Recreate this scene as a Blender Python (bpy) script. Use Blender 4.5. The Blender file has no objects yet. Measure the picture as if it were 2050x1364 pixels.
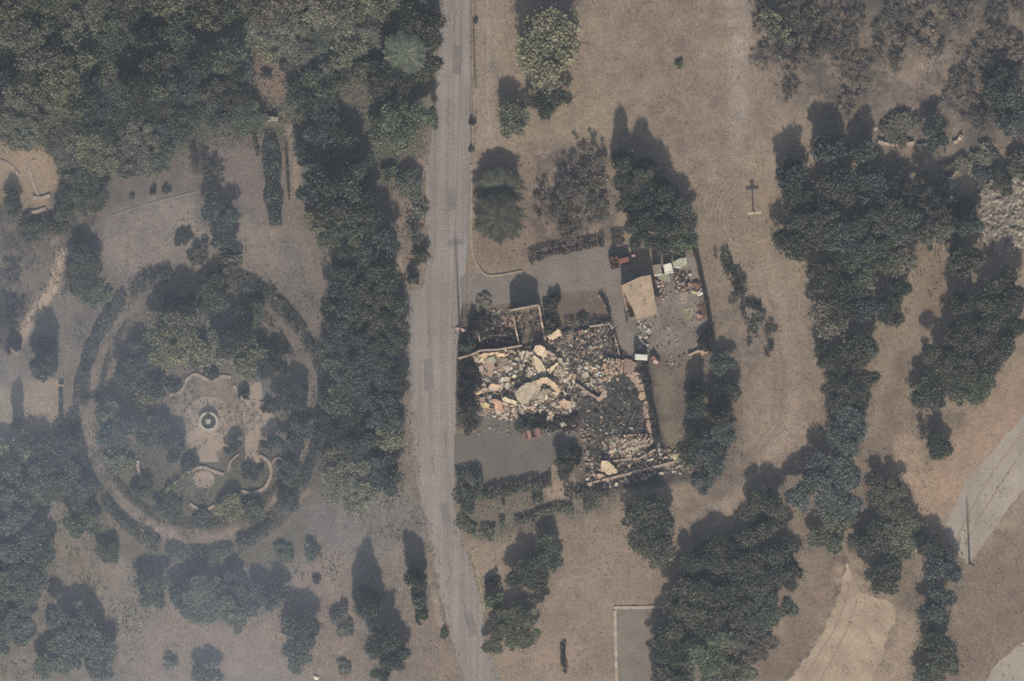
import bpy, bmesh, math, random
import numpy as np
from mathutils import Vector, Matrix
from mathutils.geometry import tessellate_polygon

# ------------------------------------------------------------------ frame, camera, light
S = 0.0693                       # metres per photograph pixel (2050 px wide)
CAMH = 600.0
sc = bpy.context.scene
col = sc.collection
def W(px, py, z=0.0): return ((px - 1025) * S, (682 - py) * S, z)

cam = bpy.data.objects.new("camera", bpy.data.cameras.new("camera"))
col.objects.link(cam)
cam.location = (0, 0, CAMH)
cam.data.sensor_width = 36
cam.data.lens = 36 * CAMH / (2050 * S)
cam.data.clip_start = 1.0
cam.data.clip_end = 6000
sc.camera = cam

SUN_EL, SUN_AZ = math.radians(34), math.radians(2.5)      # sun in the south, a touch to the east
wd = bpy.data.worlds.new("World"); sc.world = wd; wd.use_nodes = True
nt = wd.node_tree
bg = nt.nodes["Background"]; bg.inputs[1].default_value = 0.06
sky = nt.nodes.new("ShaderNodeTexSky"); sky.sky_type = 'NISHITA'; sky.sun_disc = False
sky.sun_elevation = SUN_EL; sky.sun_rotation = math.pi - SUN_AZ
sky.dust_density = 3.0; sky.air_density = 1.0
nt.links.new(sky.outputs[0], bg.inputs[0])
sd = bpy.data.lights.new("sun", 'SUN'); sun = bpy.data.objects.new("sun", sd); col.objects.link(sun)
sd.energy = 3.7; sd.angle = math.radians(2.2); sd.color = (1.0, 0.93, 0.84)
sdir = Vector((math.sin(SUN_AZ) * math.cos(SUN_EL), -math.cos(SUN_AZ) * math.cos(SUN_EL), math.sin(SUN_EL)))
sun.rotation_euler = sdir.to_track_quat('Z', 'Y').to_euler()
sc.view_settings.view_transform = 'Standard'; sc.view_settings.look = 'None'
sc.view_settings.exposure = 0.44; sc.view_settings.gamma = 1.0
sc.cycles.use_denoising = False
sc.cycles.max_bounces = 5; sc.cycles.diffuse_bounces = 3; sc.cycles.volume_bounces = 1
sc.cycles.pixel_filter_type = 'BLACKMAN_HARRIS'; sc.cycles.filter_width = 1.7

rng = np.random.default_rng(7)
R = random.Random(11)

# ------------------------------------------------------------------ helpers
def C(h):
    v = [int(h[i:i + 2], 16) / 255 for i in (0, 2, 4)]
    return tuple(c / 12.92 if c <= 0.04045 else ((c + 0.055) / 1.055) ** 2.4 for c in v)

def tag(o, label=None, cat=None, group=None, kind=None):
    if label: o["label"] = label
    if cat: o["category"] = cat
    if group: o["group"] = group
    if kind: o["kind"] = kind
    return o

def empty(name, loc=(0, 0, 0), rz=0.0, scale=None):
    o = bpy.data.objects.new(name, None); col.objects.link(o)
    o.location = loc; o.rotation_euler = (0, 0, rz)
    if scale: o.scale = scale
    o.empty_display_size = 0.3
    return o

class MB:
    """collects faces into one mesh, with an optional colour per face"""
    def __init__(s): s.v = []; s.f = []; s.c = []
    def add(s, vs, fs, c=None):
        n = len(s.v); s.v += [tuple(p) for p in vs]
        for f in fs: s.f.append(tuple(i + n for i in f)); s.c.append(c or (1, 1, 1))
    def box(s, cx, cy, z0, sx, sy, sz, rz=0.0, c=None, tilt=(0, 0), taper=1.0):
        hx, hy = sx / 2, sy / 2
        m = Matrix.Rotation(rz, 3, 'Z') @ Matrix.Rotation(tilt[0], 3, 'X') @ Matrix.Rotation(tilt[1], 3, 'Y')
        vs = []
        for z, t in ((0, 1), (sz, taper)):
            for x, y in ((-hx, -hy), (hx, -hy), (hx, hy), (-hx, hy)):
                p = m @ Vector((x * t, y * t, z)); vs.append((p.x + cx, p.y + cy, p.z + z0))
        s.add(vs, [(3, 2, 1, 0), (4, 5, 6, 7), (0, 1, 5, 4), (1, 2, 6, 5), (2, 3, 7, 6), (3, 0, 4, 7)], c)
    def tube(s, p0, p1, r0, r1, n=8, c=None, caps=True):
        p0, p1 = Vector(p0), Vector(p1); d = (p1 - p0)
        if d.length < 1e-6: return
        q = d.to_track_quat('Z', 'Y'); vs = []
        for p, r in ((p0, r0), (p1, r1)):
            for k in range(n):
                a = 2 * math.pi * k / n
                vs.append(p + q @ Vector((r * math.cos(a), r * math.sin(a), 0)))
        fs = [(k, (k + 1) % n, n + (k + 1) % n, n + k) for k in range(n)]
        if caps: fs += [tuple(range(n))[::-1], tuple(range(n, 2 * n))]
        s.add(vs, fs, c)
    def prism(s, poly, z0, z1, c=None, tz=None):
        """poly in metres, extruded; tz(x, y) adds to the height of both faces"""
        n = len(poly); tz = tz or (lambda x, y: 0)
        a = sum(poly[i][0] * poly[(i + 1) % n][1] - poly[(i + 1) % n][0] * poly[i][1] for i in range(n))
        if a < 0: poly = poly[::-1]
        vs = [(x, y, z0 + tz(x, y)) for x, y in poly] + [(x, y, z1 + tz(x, y)) for x, y in poly]
        tri = tessellate_polygon([[Vector((x, y, 0)) for x, y in poly]])
        fs = []
        for t in tri:
            p = [poly[i] for i in t]
            ar = (p[1][0] - p[0][0]) * (p[2][1] - p[0][1]) - (p[2][0] - p[0][0]) * (p[1][1] - p[0][1])
            t = tuple(t) if ar > 0 else tuple(t)[::-1]
            fs.append(tuple(i + n for i in t)); fs.append(t[::-1])
        fs += [(i, (i + 1) % n, n + (i + 1) % n, n + i) for i in range(n)]
        s.add(vs, fs, c)
    def build(s, name, mat, parent=None):
        me = bpy.data.meshes.new(name); me.from_pydata(s.v, [], s.f); me.update()
        if mat: me.materials.append(mat)
        at = me.attributes.new("col", 'FLOAT_COLOR', 'FACE')
        a = np.ones((len(s.f), 4), np.float32); a[:, :3] = np.array(s.c, np.float32).reshape(-1, 3)
        at.data.foreach_set("color", a.ravel())
        o = bpy.data.objects.new(name, me); col.objects.link(o)
        if parent: o.parent = parent
        return o

def raw_mesh(name, V, F, mats, vcol=None, smooth=False):
    """V (n,3) F (m,3|4) numpy"""
    me = bpy.data.meshes.new(name)
    k = F.shape[1]
    me.vertices.add(len(V)); me.vertices.foreach_set("co", V.astype(np.float32).ravel())
    me.loops.add(F.size); me.loops.foreach_set("vertex_index", F.astype(np.int32).ravel())
    me.polygons.add(len(F)); me.polygons.foreach_set("loop_start", np.arange(0, F.size, k, dtype=np.int32))
    try: me.polygons.foreach_set("loop_total", np.full(len(F), k, np.int32))
    except Exception: pass
    me.update(calc_edges=True); me.validate()
    for m in mats: me.materials.append(m)
    if vcol is not None:
        at = me.attributes.new("col", 'FLOAT_COLOR', 'POINT')
        a = np.ones((len(V), 4), np.float32); a[:, :3] = vcol
        at.data.foreach_set("color", a.ravel())
    if smooth: me.polygons.foreach_set("use_smooth", np.ones(len(F), bool))
    return me

def link(name, me, parent=None):
    o = bpy.data.objects.new(name, me); col.objects.link(o)
    if parent: o.parent = parent
    return o

def vnoise(x, y, scale, seed):
    """value noise, -1..1, vectorised"""
    g = np.random.default_rng(seed).uniform(-1, 1, (256, 256))
    u = x / scale; v = y / scale
    i = np.floor(u).astype(int); j = np.floor(v).astype(int)
    fu = u - i; fv = v - j
    fu = fu * fu * (3 - 2 * fu); fv = fv * fv * (3 - 2 * fv)
    a = g[i % 256, j % 256]; b = g[(i + 1) % 256, j % 256]
    c = g[i % 256, (j + 1) % 256]; d = g[(i + 1) % 256, (j + 1) % 256]
    return (a * (1 - fu) + b * fu) * (1 - fv) + (c * (1 - fu) + d * fu) * fv

def fbm(x, y, scale, seed, octv=4):
    s = 0; a = 1; t = 0
    for k in range(octv):
        s = s + a * vnoise(x, y, scale / 2 ** k, seed + k); t += a; a *= 0.55
    return s / t

def sdist(X, Y, poly):
    """signed distance to a polygon, negative inside (all in pixels)"""
    d = np.full(X.shape, 1e9); ins = np.zeros(X.shape, bool); n = len(poly)
    for k in range(n):
        x0, y0 = poly[k]; x1, y1 = poly[(k + 1) % n]
        ex, ey = x1 - x0, y1 - y0
        t = np.clip(((X - x0) * ex + (Y - y0) * ey) / (ex * ex + ey * ey + 1e-9), 0, 1)
        d = np.minimum(d, (X - x0 - t * ex) ** 2 + (Y - y0 - t * ey) ** 2)
        c = ((y0 > Y) != (y1 > Y))
        with np.errstate(divide='ignore', invalid='ignore'):
            xi = (x1 - x0) * (Y - y0) / (y1 - y0 + 1e-12) + x0
        ins ^= c & (X < xi)
    d = np.sqrt(d)
    return np.where(ins, -d, d)

def circ(cx, cy, r, ry=None, n=20):
    ry = ry or r
    return [(cx + r * math.cos(2 * math.pi * k / n), cy + ry * math.sin(2 * math.pi * k / n)) for k in range(n)]

def band(pts, w):
    """ribbon polygon round a pixel polyline, w in pixels"""
    L, Rr = [], []
    for i, p in enumerate(pts):
        a = pts[max(i - 1, 0)]; b = pts[min(i + 1, len(pts) - 1)]
        dx, dy = b[0] - a[0], b[1] - a[1]; l = math.hypot(dx, dy) or 1
        nx, ny = -dy / l, dx / l
        ww = (w[i] if isinstance(w, (list, tuple)) else w) / 2
        L.append((p[0] + nx * ww, p[1] + ny * ww)); Rr.append((p[0] - nx * ww, p[1] - ny * ww))
    return L + Rr[::-1]

def spline(pts, n=6):
    out = []
    P = [pts[0]] + list(pts) + [pts[-1]]
    for i in range(1, len(P) - 2):
        p0, p1, p2, p3 = P[i - 1], P[i], P[i + 1], P[i + 2]
        for k in range(n):
            t = k / n
            out.append(tuple(0.5 * ((2 * p1[j]) + (-p0[j] + p2[j]) * t + (2 * p0[j] - 5 * p1[j] + 4 * p2[j] - p3[j]) * t * t
                       + (-p0[j] + 3 * p1[j] - 3 * p2[j] + p3[j]) * t ** 3) for j in range(2)))
    out.append(tuple(pts[-1]))
    return out

# ------------------------------------------------------------------ materials
def new_mat(name):
    m = bpy.data.materials.new(name); m.use_nodes = True
    t = m.node_tree; b = t.nodes["Principled BSDF"]
    b.inputs["Specular IOR Level"].default_value = 0.2
    return m, t, b
def N(t, kind, **kw):
    n = t.nodes.new(kind)
    for k, v in kw.items(): setattr(n, k, v)
    return n
def noise(t, vec, scale, detail=4, rough=0.6):
    n = N(t, "ShaderNodeTexNoise"); n.inputs["Scale"].default_value = scale
    n.inputs["Detail"].default_value = detail; n.inputs["Roughness"].default_value = rough
    t.links.new(vec, n.inputs["Vector"]); return n.outputs["Fac"]
def rng_map(t, v, a, b, c, d):
    n = N(t, "ShaderNodeMapRange"); t.links.new(v, n.inputs[0])
    for i, x in enumerate((a, b, c, d)): n.inputs[i + 1].default_value = x
    return n.outputs[0]
def mul(t, c, f):
    n = N(t, "ShaderNodeMix", data_type='RGBA', blend_type='MULTIPLY'); n.inputs[0].default_value = 1
    t.links.new(c, n.inputs[6]); t.links.new(f, n.inputs[7]); return n.outputs[2]
def mixc(t, f, a, b):
    n = N(t, "ShaderNodeMix", data_type='RGBA')
    t.links.new(f, n.inputs[0])
    for k, x in ((6, a), (7, b)):
        if isinstance(x, tuple): n.inputs[k].default_value = (*x, 1)
        else: t.links.new(x, n.inputs[k])
    return n.outputs[2]
def gen(t):
    g = N(t, "ShaderNodeNewGeometry"); return g.outputs["Position"]
def bump(t, b, h, strength, dist):
    n = N(t, "ShaderNodeBump"); n.inputs["Strength"].default_value = strength
    n.inputs["Distance"].default_value = dist; t.links.new(h, n.inputs["Height"]); t.links.new(n.outputs[0], b.inputs["Normal"])

def surf(name, c1, c2, s1=0.6, s2=7.0, grain=(0.75, 1.25), rough=0.9, bs=0.3, bd=0.05, attr=False, streak=None):
    m, t, b = new_mat(name); p = gen(t)
    f = rng_map(t, noise(t, p, s1, 5, 0.65), 0.35, 0.65, 0, 1)
    c = mixc(t, f, c1, c2)
    if attr:
        a = N(t, "ShaderNodeAttribute"); a.attribute_name = "col"; c = mul(t, a.outputs["Color"], c)
    fine = noise(t, p, s2, 3, 0.75)
    g = rng_map(t, fine, 0.3, 0.7, grain[0], grain[1]); c = mul(t, c, g)
    if streak:                                   # wheel tracks: (angle from +Y in radians, scale, low, high)
        mp = N(t, "ShaderNodeMapping"); mp.inputs["Rotation"].default_value = (0, 0, streak[0])
        mp.inputs["Scale"].default_value = (streak[1], 0.03, 1); t.links.new(p, mp.inputs["Vector"])
        c = mul(t, c, rng_map(t, noise(t, mp.outputs[0], 1.0, 3, 0.6), 0.35, 0.65, streak[2], streak[3]))
    t.links.new(c, b.inputs["Base Color"]); b.inputs["Roughness"].default_value = rough
    bump(t, b, fine, bs, bd)
    return m

def leafmat(name, trans=0.25):
    """tint comes from each tree's object colour, varied clump by clump"""
    m, t, b = new_mat(name)
    oi = N(t, "ShaderNodeObjectInfo"); p = gen(t)
    f = rng_map(t, noise(t, p, 0.9, 4, 0.7), 0.3, 0.7, 0.45, 1.6)
    c = mul(t, oi.outputs["Color"], f)
    g = rng_map(t, noise(t, p, 5.0, 2, 0.6), 0.3, 0.7, 0.65, 1.35); c = mul(t, c, g)
    hue = N(t, "ShaderNodeHueSaturation"); t.links.new(c, hue.inputs["Color"])
    t.links.new(rng_map(t, noise(t, p, 1.6, 2, 0.6), 0.3, 0.7, 0.475, 0.525), hue.inputs["Hue"])
    t.links.new(hue.outputs[0], b.inputs["Base Color"]); b.inputs["Roughness"].default_value = 0.55
    tr = N(t, "ShaderNodeBsdfTranslucent"); t.links.new(hue.outputs[0], tr.inputs[0])
    ms = N(t, "ShaderNodeMixShader"); ms.inputs[0].default_value = trans
    t.links.new(b.outputs[0], ms.inputs[1]); t.links.new(tr.outputs[0], ms.inputs[2])
    t.links.new(ms.outputs[0], t.nodes["Material Output"].inputs[0])
    return m

M = {}
M['leaf'] = leafmat("foliage", .14)
M['bark'] = surf("bark", C("5d5248"), C("463d36"), 3, 20)
M['twig'] = surf("dry_twigs", C("77706a"), C("57514c"), 3, 20)
M['asphalt'] = surf("road_surface", C("968d84"), C("877e75"), 0.12, 5, (0.6, 1.4), streak=(0.0, 1.1, 0.84, 1.1))
M['drive'] = surf("drive_surface", C("847a70"), C("756b61"), 0.4, 5, (0.6, 1.4))
M['court'] = surf("court_surface", C("70695f"), C("655f57"), 0.35, 5, (0.66, 1.34))
M['yard'] = surf("yard_gravel", C("8d8074"), C("6a6157"), 0.3, 7, (0.6, 1.4), bs=.5)
M['kerb'] = surf("kerb_concrete", C("aa9a87"), C("94856f"), 1.5, 8, (0.8, 1.15))
M['path'] = surf("garden_path", C("b5a18b"), C("a18e7a"), 0.5, 7, (0.78, 1.22))
M['stone'] = surf("pale_stone", C("bda996"), C("a08c7a"), 2.0, 9, (0.75, 1.2))
M['paint'] = surf("painted", (1, 1, 1), (.86, .86, .86), 1.2, 8, (0.85, 1.1), attr=True)
M['debris'] = surf("debris", (1, 1, 1), (.75, .75, .75), 2.5, 9, (0.6, 1.3), attr=True, bs=.6)
M['plaster'] = surf("broken_plaster", (1.45, 1.40, 1.32), (.92, .88, .82), 1.3, 5, (0.7, 1.2), attr=True, bs=.8, bd=.12)
M['sand'] = surf("arena_sand", C("b3a086"), C("988570"), 0.3, 5, (0.7, 1.3))
M['dirtroad'] = surf("dirt_road", C("a89c8d"), C("988c7d"), 0.15, 5, (0.7, 1.3), streak=(-0.6, 0.9, 0.93, 1.05))
M['pad'] = surf("pad_concrete", C("857a6d"), C("756b5f"), 0.3, 5, (0.7, 1.3))
m, t, b = new_mat("water"); b.inputs["Base Color"].default_value = (*C("4c4a38"), 1); b.inputs["Roughness"].default_value = 0.15
M['water'] = m

# ------------------------------------------------------------------ ground: one sheet, soil colours laid by area
def axis(lo, hi, step, far):
    core = np.arange(lo, hi + step / 2, step)
    out = [far[0] * k for k in (1.0,)]
    ext = np.array([4, 12, 30, 80, 200, 500, 1100, 2200.0])
    return np.concatenate([lo - ext[::-1], core, hi + ext])
gx = axis(-76, 76, 0.19, (1,)); gy = axis(-52, 52, 0.19, (1,))
GX, GY = np.meshgrid(gx, gy, indexing='ij')
PX = GX / S + 1025; PY = 682 - GY / S
wx = PX + 16 * fbm(PX, PY, 60, 3) + 6 * fbm(PX, PY, 14, 5); wy = PY + 16 * fbm(PX, PY, 60, 13) + 6 * fbm(PX, PY, 14, 15)
wx2 = PX + 3 * fbm(PX, PY, 10, 23); wy2 = PY + 3 * fbm(PX, PY, 10, 33)
GC = np.zeros(PX.shape + (3,)); GC[:] = C("8a7b69")
def paint(poly, hexc, soft=10, amt=1.0, warp=True, brk=0.0, bs=40, seed=1):
    X, Y = (wx, wy) if warp else (wx2, wy2)
    d = sdist(X, Y, poly)
    a = np.clip(0.5 - d / (2 * soft), 0, 1) * amt
    if brk: a = a * np.clip(0.5 + brk * 2.2 * fbm(PX, PY, bs, seed * 17 + 5), 0, 1)
    GC[:] = GC * (1 - a[..., None]) + np.array(C(hexc)) * a[..., None]
exec_ground = [
    # (polygon, colour, softness px, amount, broad warp, broken-up, patch size)
    ([(-400, -400), (860, -400), (860, 600), (820, 760), (860, 1100), (930, 1800), (-400, 1800)], "766d62", 20, 1, True, 0, 0),
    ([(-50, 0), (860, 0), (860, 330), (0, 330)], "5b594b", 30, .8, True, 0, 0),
    ([(1500, -50), (2100, -50), (2100, 330), (1750, 330), (1640, 210), (1520, 200)], "756a5e", 30, .8, True, 0, 0),
    ([(1500, -50), (2100, -50), (2100, 360), (1640, 250)], "544e46", 20, .8, True, 1.0, 26),
    ([(1150, 0), (1520, 0), (1540, 300), (1400, 420), (1240, 200)], "8a7969", 40, .7, True, 0, 0),
    ([(1455, -40), (1502, -40), (1498, 130), (1495, 285), (1455, 285), (1462, 120)], "a0958a", 8, .85, False, 0, 0),
    ([(1000, -40), (1600, -40), (1640, 700), (1600, 980), (1380, 1060), (1420, 500), (1240, 200)], "6a6058", 10, .55, True, .55, 46),
    ([(1000, -40), (1600, -40), (1640, 700), (1600, 980), (1380, 1060), (1420, 500), (1240, 200)], "9c8b7b", 8, .5, True, .35, 17),
    ([(940, 1060), (1340, 1000), (1240, 1380), (1010, 1380)], "9a897a", 8, .5, True, .45, 20),
    ([(1500, 900), (1860, 700), (2080, 800), (2080, 1380), (1480, 1380)], "695e54", 10, .5, True, .6, 26),
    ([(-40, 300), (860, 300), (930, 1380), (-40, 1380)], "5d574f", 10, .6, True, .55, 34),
    ([(-40, 400), (860, 400), (930, 1380), (-40, 1380)], "978a7d", 8, .5, True, .3, 22),
    ([(1740, 150), (1900, 120), (1920, 260), (1760, 280)], "8c7d70", 16, .8, True, .6, 20),
    ([(1820, 510), (1880, 490), (1915, 560), (1895, 640), (1840, 650)], "806f5e", 10, .9, True, 0, 0),
    ([(2100, 640), (1990, 780), (1900, 880), (1850, 960), (1800, 880), (1760, 960), (1870, 1080), (1900, 1110), (2100, 830)], "9c8570", 12, .85, True, 0, 0),
    ([(2100, 1000), (1960, 1100), (1900, 1364), (2100, 1400)], "7d6d5f", 20, .9, True, 0, 0),
    ([(1780, 880), (1850, 890), (1870, 980), (1790, 960)], "a48e77", 10, .8, True, .6, 14),
    ([(1690, 1120), (1720, 1010), (1740, 900), (1800, 720), (1830, 700), (1790, 880), (1750, 1000), (1712, 1140)], "7a6a5c", 8, .8, True, 0, 0),
    ([(1500, 500), (1620, 700), (1640, 900), (1500, 960), (1420, 900), (1480, 700)], "8c7b6b", 30, .7, True, 0, 0),
    ([(1610, 1200), (1680, 1100), (1690, 1130), (1640, 1260), (1560, 1364), (1510, 1364)], "7e6c5e", 10, .8, True, 0, 0),
    ([(1640, 1270), (1665, 1210), (1700, 1070), (1708, 1100), (1680, 1210), (1600, 1364), (1560, 1364)], "5f554b", 5, .8, False, 0, 0),
    ([(1400, 960), (1500, 900), (1520, 960), (1380, 1080), (1360, 1020)], "6c6055", 14, .8, True, .5, 22),
    (band([(1500, 955), (1470, 1005), (1430, 1050)], 8), "a08a74", 4, .8, False, 0, 0),
    ([(1040, 1060), (1240, 1000), (1330, 1190), (1240, 1364), (1010, 1364)], "88786a", 30, .7, True, 0, 0),
    ([(905, 960), (1240, 955), (1240, 1010), (1010, 1080), (935, 1080)], "6e665a", 14, .9, True, 0, 0),
    ([(1080, 965), (1180, 965), (1200, 1000), (1090, 1000)], "978371", 8, .8, True, 0, 0),
    # burnt plot
    ([(905, 600), (1230, 590), (1320, 700), (1400, 800), (1420, 960), (1240, 985), (1160, 980), (1140, 850), (910, 860)], "46423f", 8, .95, False, 0, 0),
    ([(920, 560), (1110, 560), (1110, 640), (925, 640)], "716759", 8, .9, True, 0, 0),
    ([(1080, 590), (1215, 575), (1225, 650), (1090, 650)], "6f6254", 6, .9, False, 0, 0),
    ([(960, 640), (1035, 630), (1035, 660), (965, 665)], "5a524a", 6, .9, True, 0, 0),
    ([(1004, 632), (1030, 632), (1026, 658), (1008, 656)], "a68a72", 4, .9, False, 0, 0),
    ([(1045, 622), (1078, 616), (1086, 676), (1060, 680)], "7d705f", 5, .9, False, 0, 0),
    ([(1130, 690), (1230, 680), (1240, 760), (1140, 770)], "5b5249", 8, .8, True, .8, 14),
    ([(1150, 960), (1140, 850), (1180, 850), (1200, 960)], "70665a", 8, .9, True, 0, 0),
    ([(1300, 700), (1470, 690), (1480, 960), (1400, 980), (1340, 860)], "6b6055", 14, .8, True, 0, 0),
    ([(1310, 740), (1350, 740), (1350, 830), (1320, 830)], "776b5a", 8, .7, True, 0, 0),
    ([(1325, 850), (1380, 845), (1380, 930), (1330, 930)], "766a58", 8, .8, True, 0, 0),
    ([(1430, 640), (1560, 640), (1560, 760), (1440, 780)], "75685c", 30, .6, True, .4, 40),
    ([(950, 300), (1240, 310), (1240, 490), (1060, 530), (960, 540), (945, 480)], "7f7062", 14, .9, True, 0, 0),
    ([(1060, 300), (1230, 300), (1240, 480), (1060, 500)], "625850", 12, .8, True, .9, 18),
    # west gardens
    ([(-50, 285), (60, 285), (130, 320), (125, 360), (95, 395), (110, 425), (50, 420), (-50, 400)], "a28e76", 6, 1, False, 0, 0),
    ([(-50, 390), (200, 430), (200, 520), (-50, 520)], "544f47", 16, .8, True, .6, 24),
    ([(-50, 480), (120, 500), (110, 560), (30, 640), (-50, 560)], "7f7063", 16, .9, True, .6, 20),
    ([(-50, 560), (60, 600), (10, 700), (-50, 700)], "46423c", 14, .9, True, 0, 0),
    (band([(125, 500), (105, 580), (60, 640), (25, 705)], [14, 22, 22, 20]), "b09c87", 5, .98, False, 0, 0),
    ([(480, 120), (570, 110), (600, 170), (560, 200), (500, 190)], "857161", 12, .95, True, 0, 0),
    ([(210, 300), (400, 300), (520, 280), (590, 300), (600, 480), (420, 380), (240, 400)], "80736a", 14, .8, True, 0, 0),
    ([(200, 420), (400, 385), (400, 450), (640, 470), (650, 540), (430, 540), (350, 520), (260, 560), (190, 520)], "8d8175", 14, .9, True, 0, 0),
    ([(560, 470), (655, 470), (655, 640), (620, 620), (540, 560)], "7c7268", 14, .8, True, 0, 0),
    (band([(578, 250), (595, 330), (592, 400)], 18), "958676", 6, .9, False, 0, 0),
    ([(200, 640), (260, 590), (330, 610), (300, 700), (200, 780), (180, 740)], "85766a", 14, .8, True, .5, 20),
    ([(540, 640), (640, 640), (640, 760), (570, 700)], "7a6f66", 14, .8, True, 0, 0),
    ([(30, 760), (125, 760), (130, 860), (35, 875)], "9c8b76", 7, .95, False, 0, 0),
    ([(-50, 770), (28, 780), (28, 870), (-50, 880)], "988c76", 7, .95, False, 0, 0),
    ([(125, 770), (160, 760), (200, 800), (180, 850), (130, 850)], "83776a", 10, .9, True, 0, 0),
    ([(140, 880), (660, 880), (640, 1100), (400, 1150), (200, 1080)], "66604f", 20, .7, True, 0, 0),
    ([(180, 960), (240, 1010), (330, 1050), (470, 1060), (600, 980), (620, 990), (560, 1070), (430, 1100), (280, 1090), (190, 1030)], "87796b", 12, .9, True, .3, 20),
    ([(530, 1010), (600, 960), (625, 985), (545, 1060)], "9a8672", 7, .8, True, 0, 0),
    ([(100, 1080), (160, 1080), (280, 1190), (120, 1190)], "857762", 14, .8, True, .5, 26),
    ([(330, 1220), (560, 1250), (600, 1120), (700, 1090), (720, 1364), (260, 1364)], "89796b", 20, .9, True, 0, 0),
    ([(660, 960), (830, 1000), (860, 1090), (700, 1110), (600, 1050)], "77706a", 16, .8, True, 0, 0),
    ([(800, 1230), (900, 1180), (930, 1364), (800, 1364)], "7d7064", 14, .8, True, 0, 0),
    (band([(872, 1180), (878, 1230), (885, 1260)], [18, 16, 4]), "988b7c", 4, .9, False, 0, 0),
    (band([(744, 310), (760, 345)], 6), "a4907d", 3, .9, False, 0, 0),
    (band([(780, 380), (795, 440), (803, 520), (812, 570)], [5, 8, 10, 6]), "9e8c7c", 3, .9, False, 0, 0),
    ([(800, 320), (858, 310), (850, 580), (812, 580), (780, 380)], "857567", 6, .8, True, 0, 0),
    ([(945, -50), (1000, -50), (1000, 300), (945, 300)], "8a7d6f", 8, .8, False, 0, 0),
    (band([(975, -40), (978, 80), (976, 180), (980, 280)], 5), "9b8f80", 3, .7, False, 0, 0),
    ([(1690, 1100), (1712, 1100), (1745, 1180), (1800, 1190), (1815, 1240), (1790, 1300), (1760, 1380), (1560, 1380), (1640, 1260), (1672, 1190)], "a08e7a", 12, .9, True, .7, 14),
    ([(1800, 1230), (1830, 1230), (1815, 1380), (1760, 1380)], "9a8875", 8, .8, True, 0, 0),
    ([(1860, 1075), (1940, 960), (2020, 850), (2100, 780), (2100, 980), (1990, 1080), (1945, 1140), (1890, 1110)], "8f8274", 10, .8, True, .6, 18),
    (band([(1520, 470), (1560, 600), (1590, 740), (1580, 850), (1500, 960), (1440, 1040)], 16), "9a8a7a", 8, .6, True, 0, 0),
    (band([(1490, 480), (1530, 620), (1555, 740), (1545, 850), (1470, 950)], 5), "75685c", 3, .6, False, 0, 0),
    (band([(1505, 470), (1545, 610), (1570, 740), (1560, 850), (1485, 955)], 5), "75685c", 3, .6, False, 0, 0),
    ([(960, 0), (1090, 0), (1000, 180), (960, 180)], "80766a", 14, .6, True, .6, 20),
    ([(1420, 640), (1480, 560), (1560, 660), (1500, 760)], "6b6157", 12, .7, True, .9, 12),
    (band([(398 + 226 * math.cos(math.radians(a)), 805 + 272 * math.sin(math.radians(a))) for a in range(10, 180, 6)], 22), "95857a", 8, 1, False, 1.0, 26),
    (band([(398 + 222 * math.cos(math.radians(a)), 812 + 250 * math.sin(math.radians(a))) for a in range(184, 240, 6)], 20), "8f8074", 8, 1, False, .8, 26),
    (circ(418, 838, 72, 78), "90816f", 6, .9, False, 0, 0),
    (band([(1740, 130), (1800, 150), (1900, 110)], 6), "93857a", 4, .6, False, 0, 0),
    (circ(1505, 440, 75, 90), "8d7c6a", 14, .7, False, 0, 0),
]
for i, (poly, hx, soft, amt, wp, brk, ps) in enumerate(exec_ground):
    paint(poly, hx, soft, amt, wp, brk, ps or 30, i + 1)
mott = 1 + 0.20 * fbm(PX, PY, 110, 71, 5) + 0.22 * fbm(PX, PY, 22, 81, 4)
GC *= mott[..., None] * np.array([1.02, 1.0, .97])
# vehicle tracks worn in rings round the post in the field
rr = np.hypot(PX - 1500, (PY - 440) * 0.85); rr = rr + 5 * fbm(PX, PY, 70, 301, 3); ring = np.exp(-((rr - 60) / 55) ** 2) * np.sin(rr * 0.75) * 0.14 * np.clip(.5 + 1.6 * fbm(PX, PY, 40, 311, 3), 0, 1)
GC *= (1 + ring[..., None])
nxg, nyg = len(gx), len(gy)
idx = np.arange(nxg * nyg).reshape(nxg, nyg)
F = np.stack([idx[:-1, :-1], idx[1:, :-1], idx[1:, 1:], idx[:-1, 1:]], -1).reshape(-1, 4)
V = np.stack([GX, GY, np.zeros_like(GX)], -1).reshape(-1, 3)
m, t, b = new_mat("soil"); p = gen(t)
a = N(t, "ShaderNodeAttribute"); a.attribute_name = "col"
f1 = noise(t, p, 4.6, 5, 0.9); f2 = noise(t, p, 1.7, 4, 0.7)
c = mul(t, a.outputs["Color"], rng_map(t, f1, 0.3, 0.7, 0.42, 1.58))
c = mul(t, c, rng_map(t, f2, 0.3, 0.7, 0.8, 1.2))
t.links.new(c, b.inputs["Base Color"]); b.inputs["Roughness"].default_value = 1.0
bump(t, b, f1, 0.7, 0.06)
g = link("ground", raw_mesh("ground", V, F, [m], GC.reshape(-1, 3))); tag(g, kind="structure")

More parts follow.
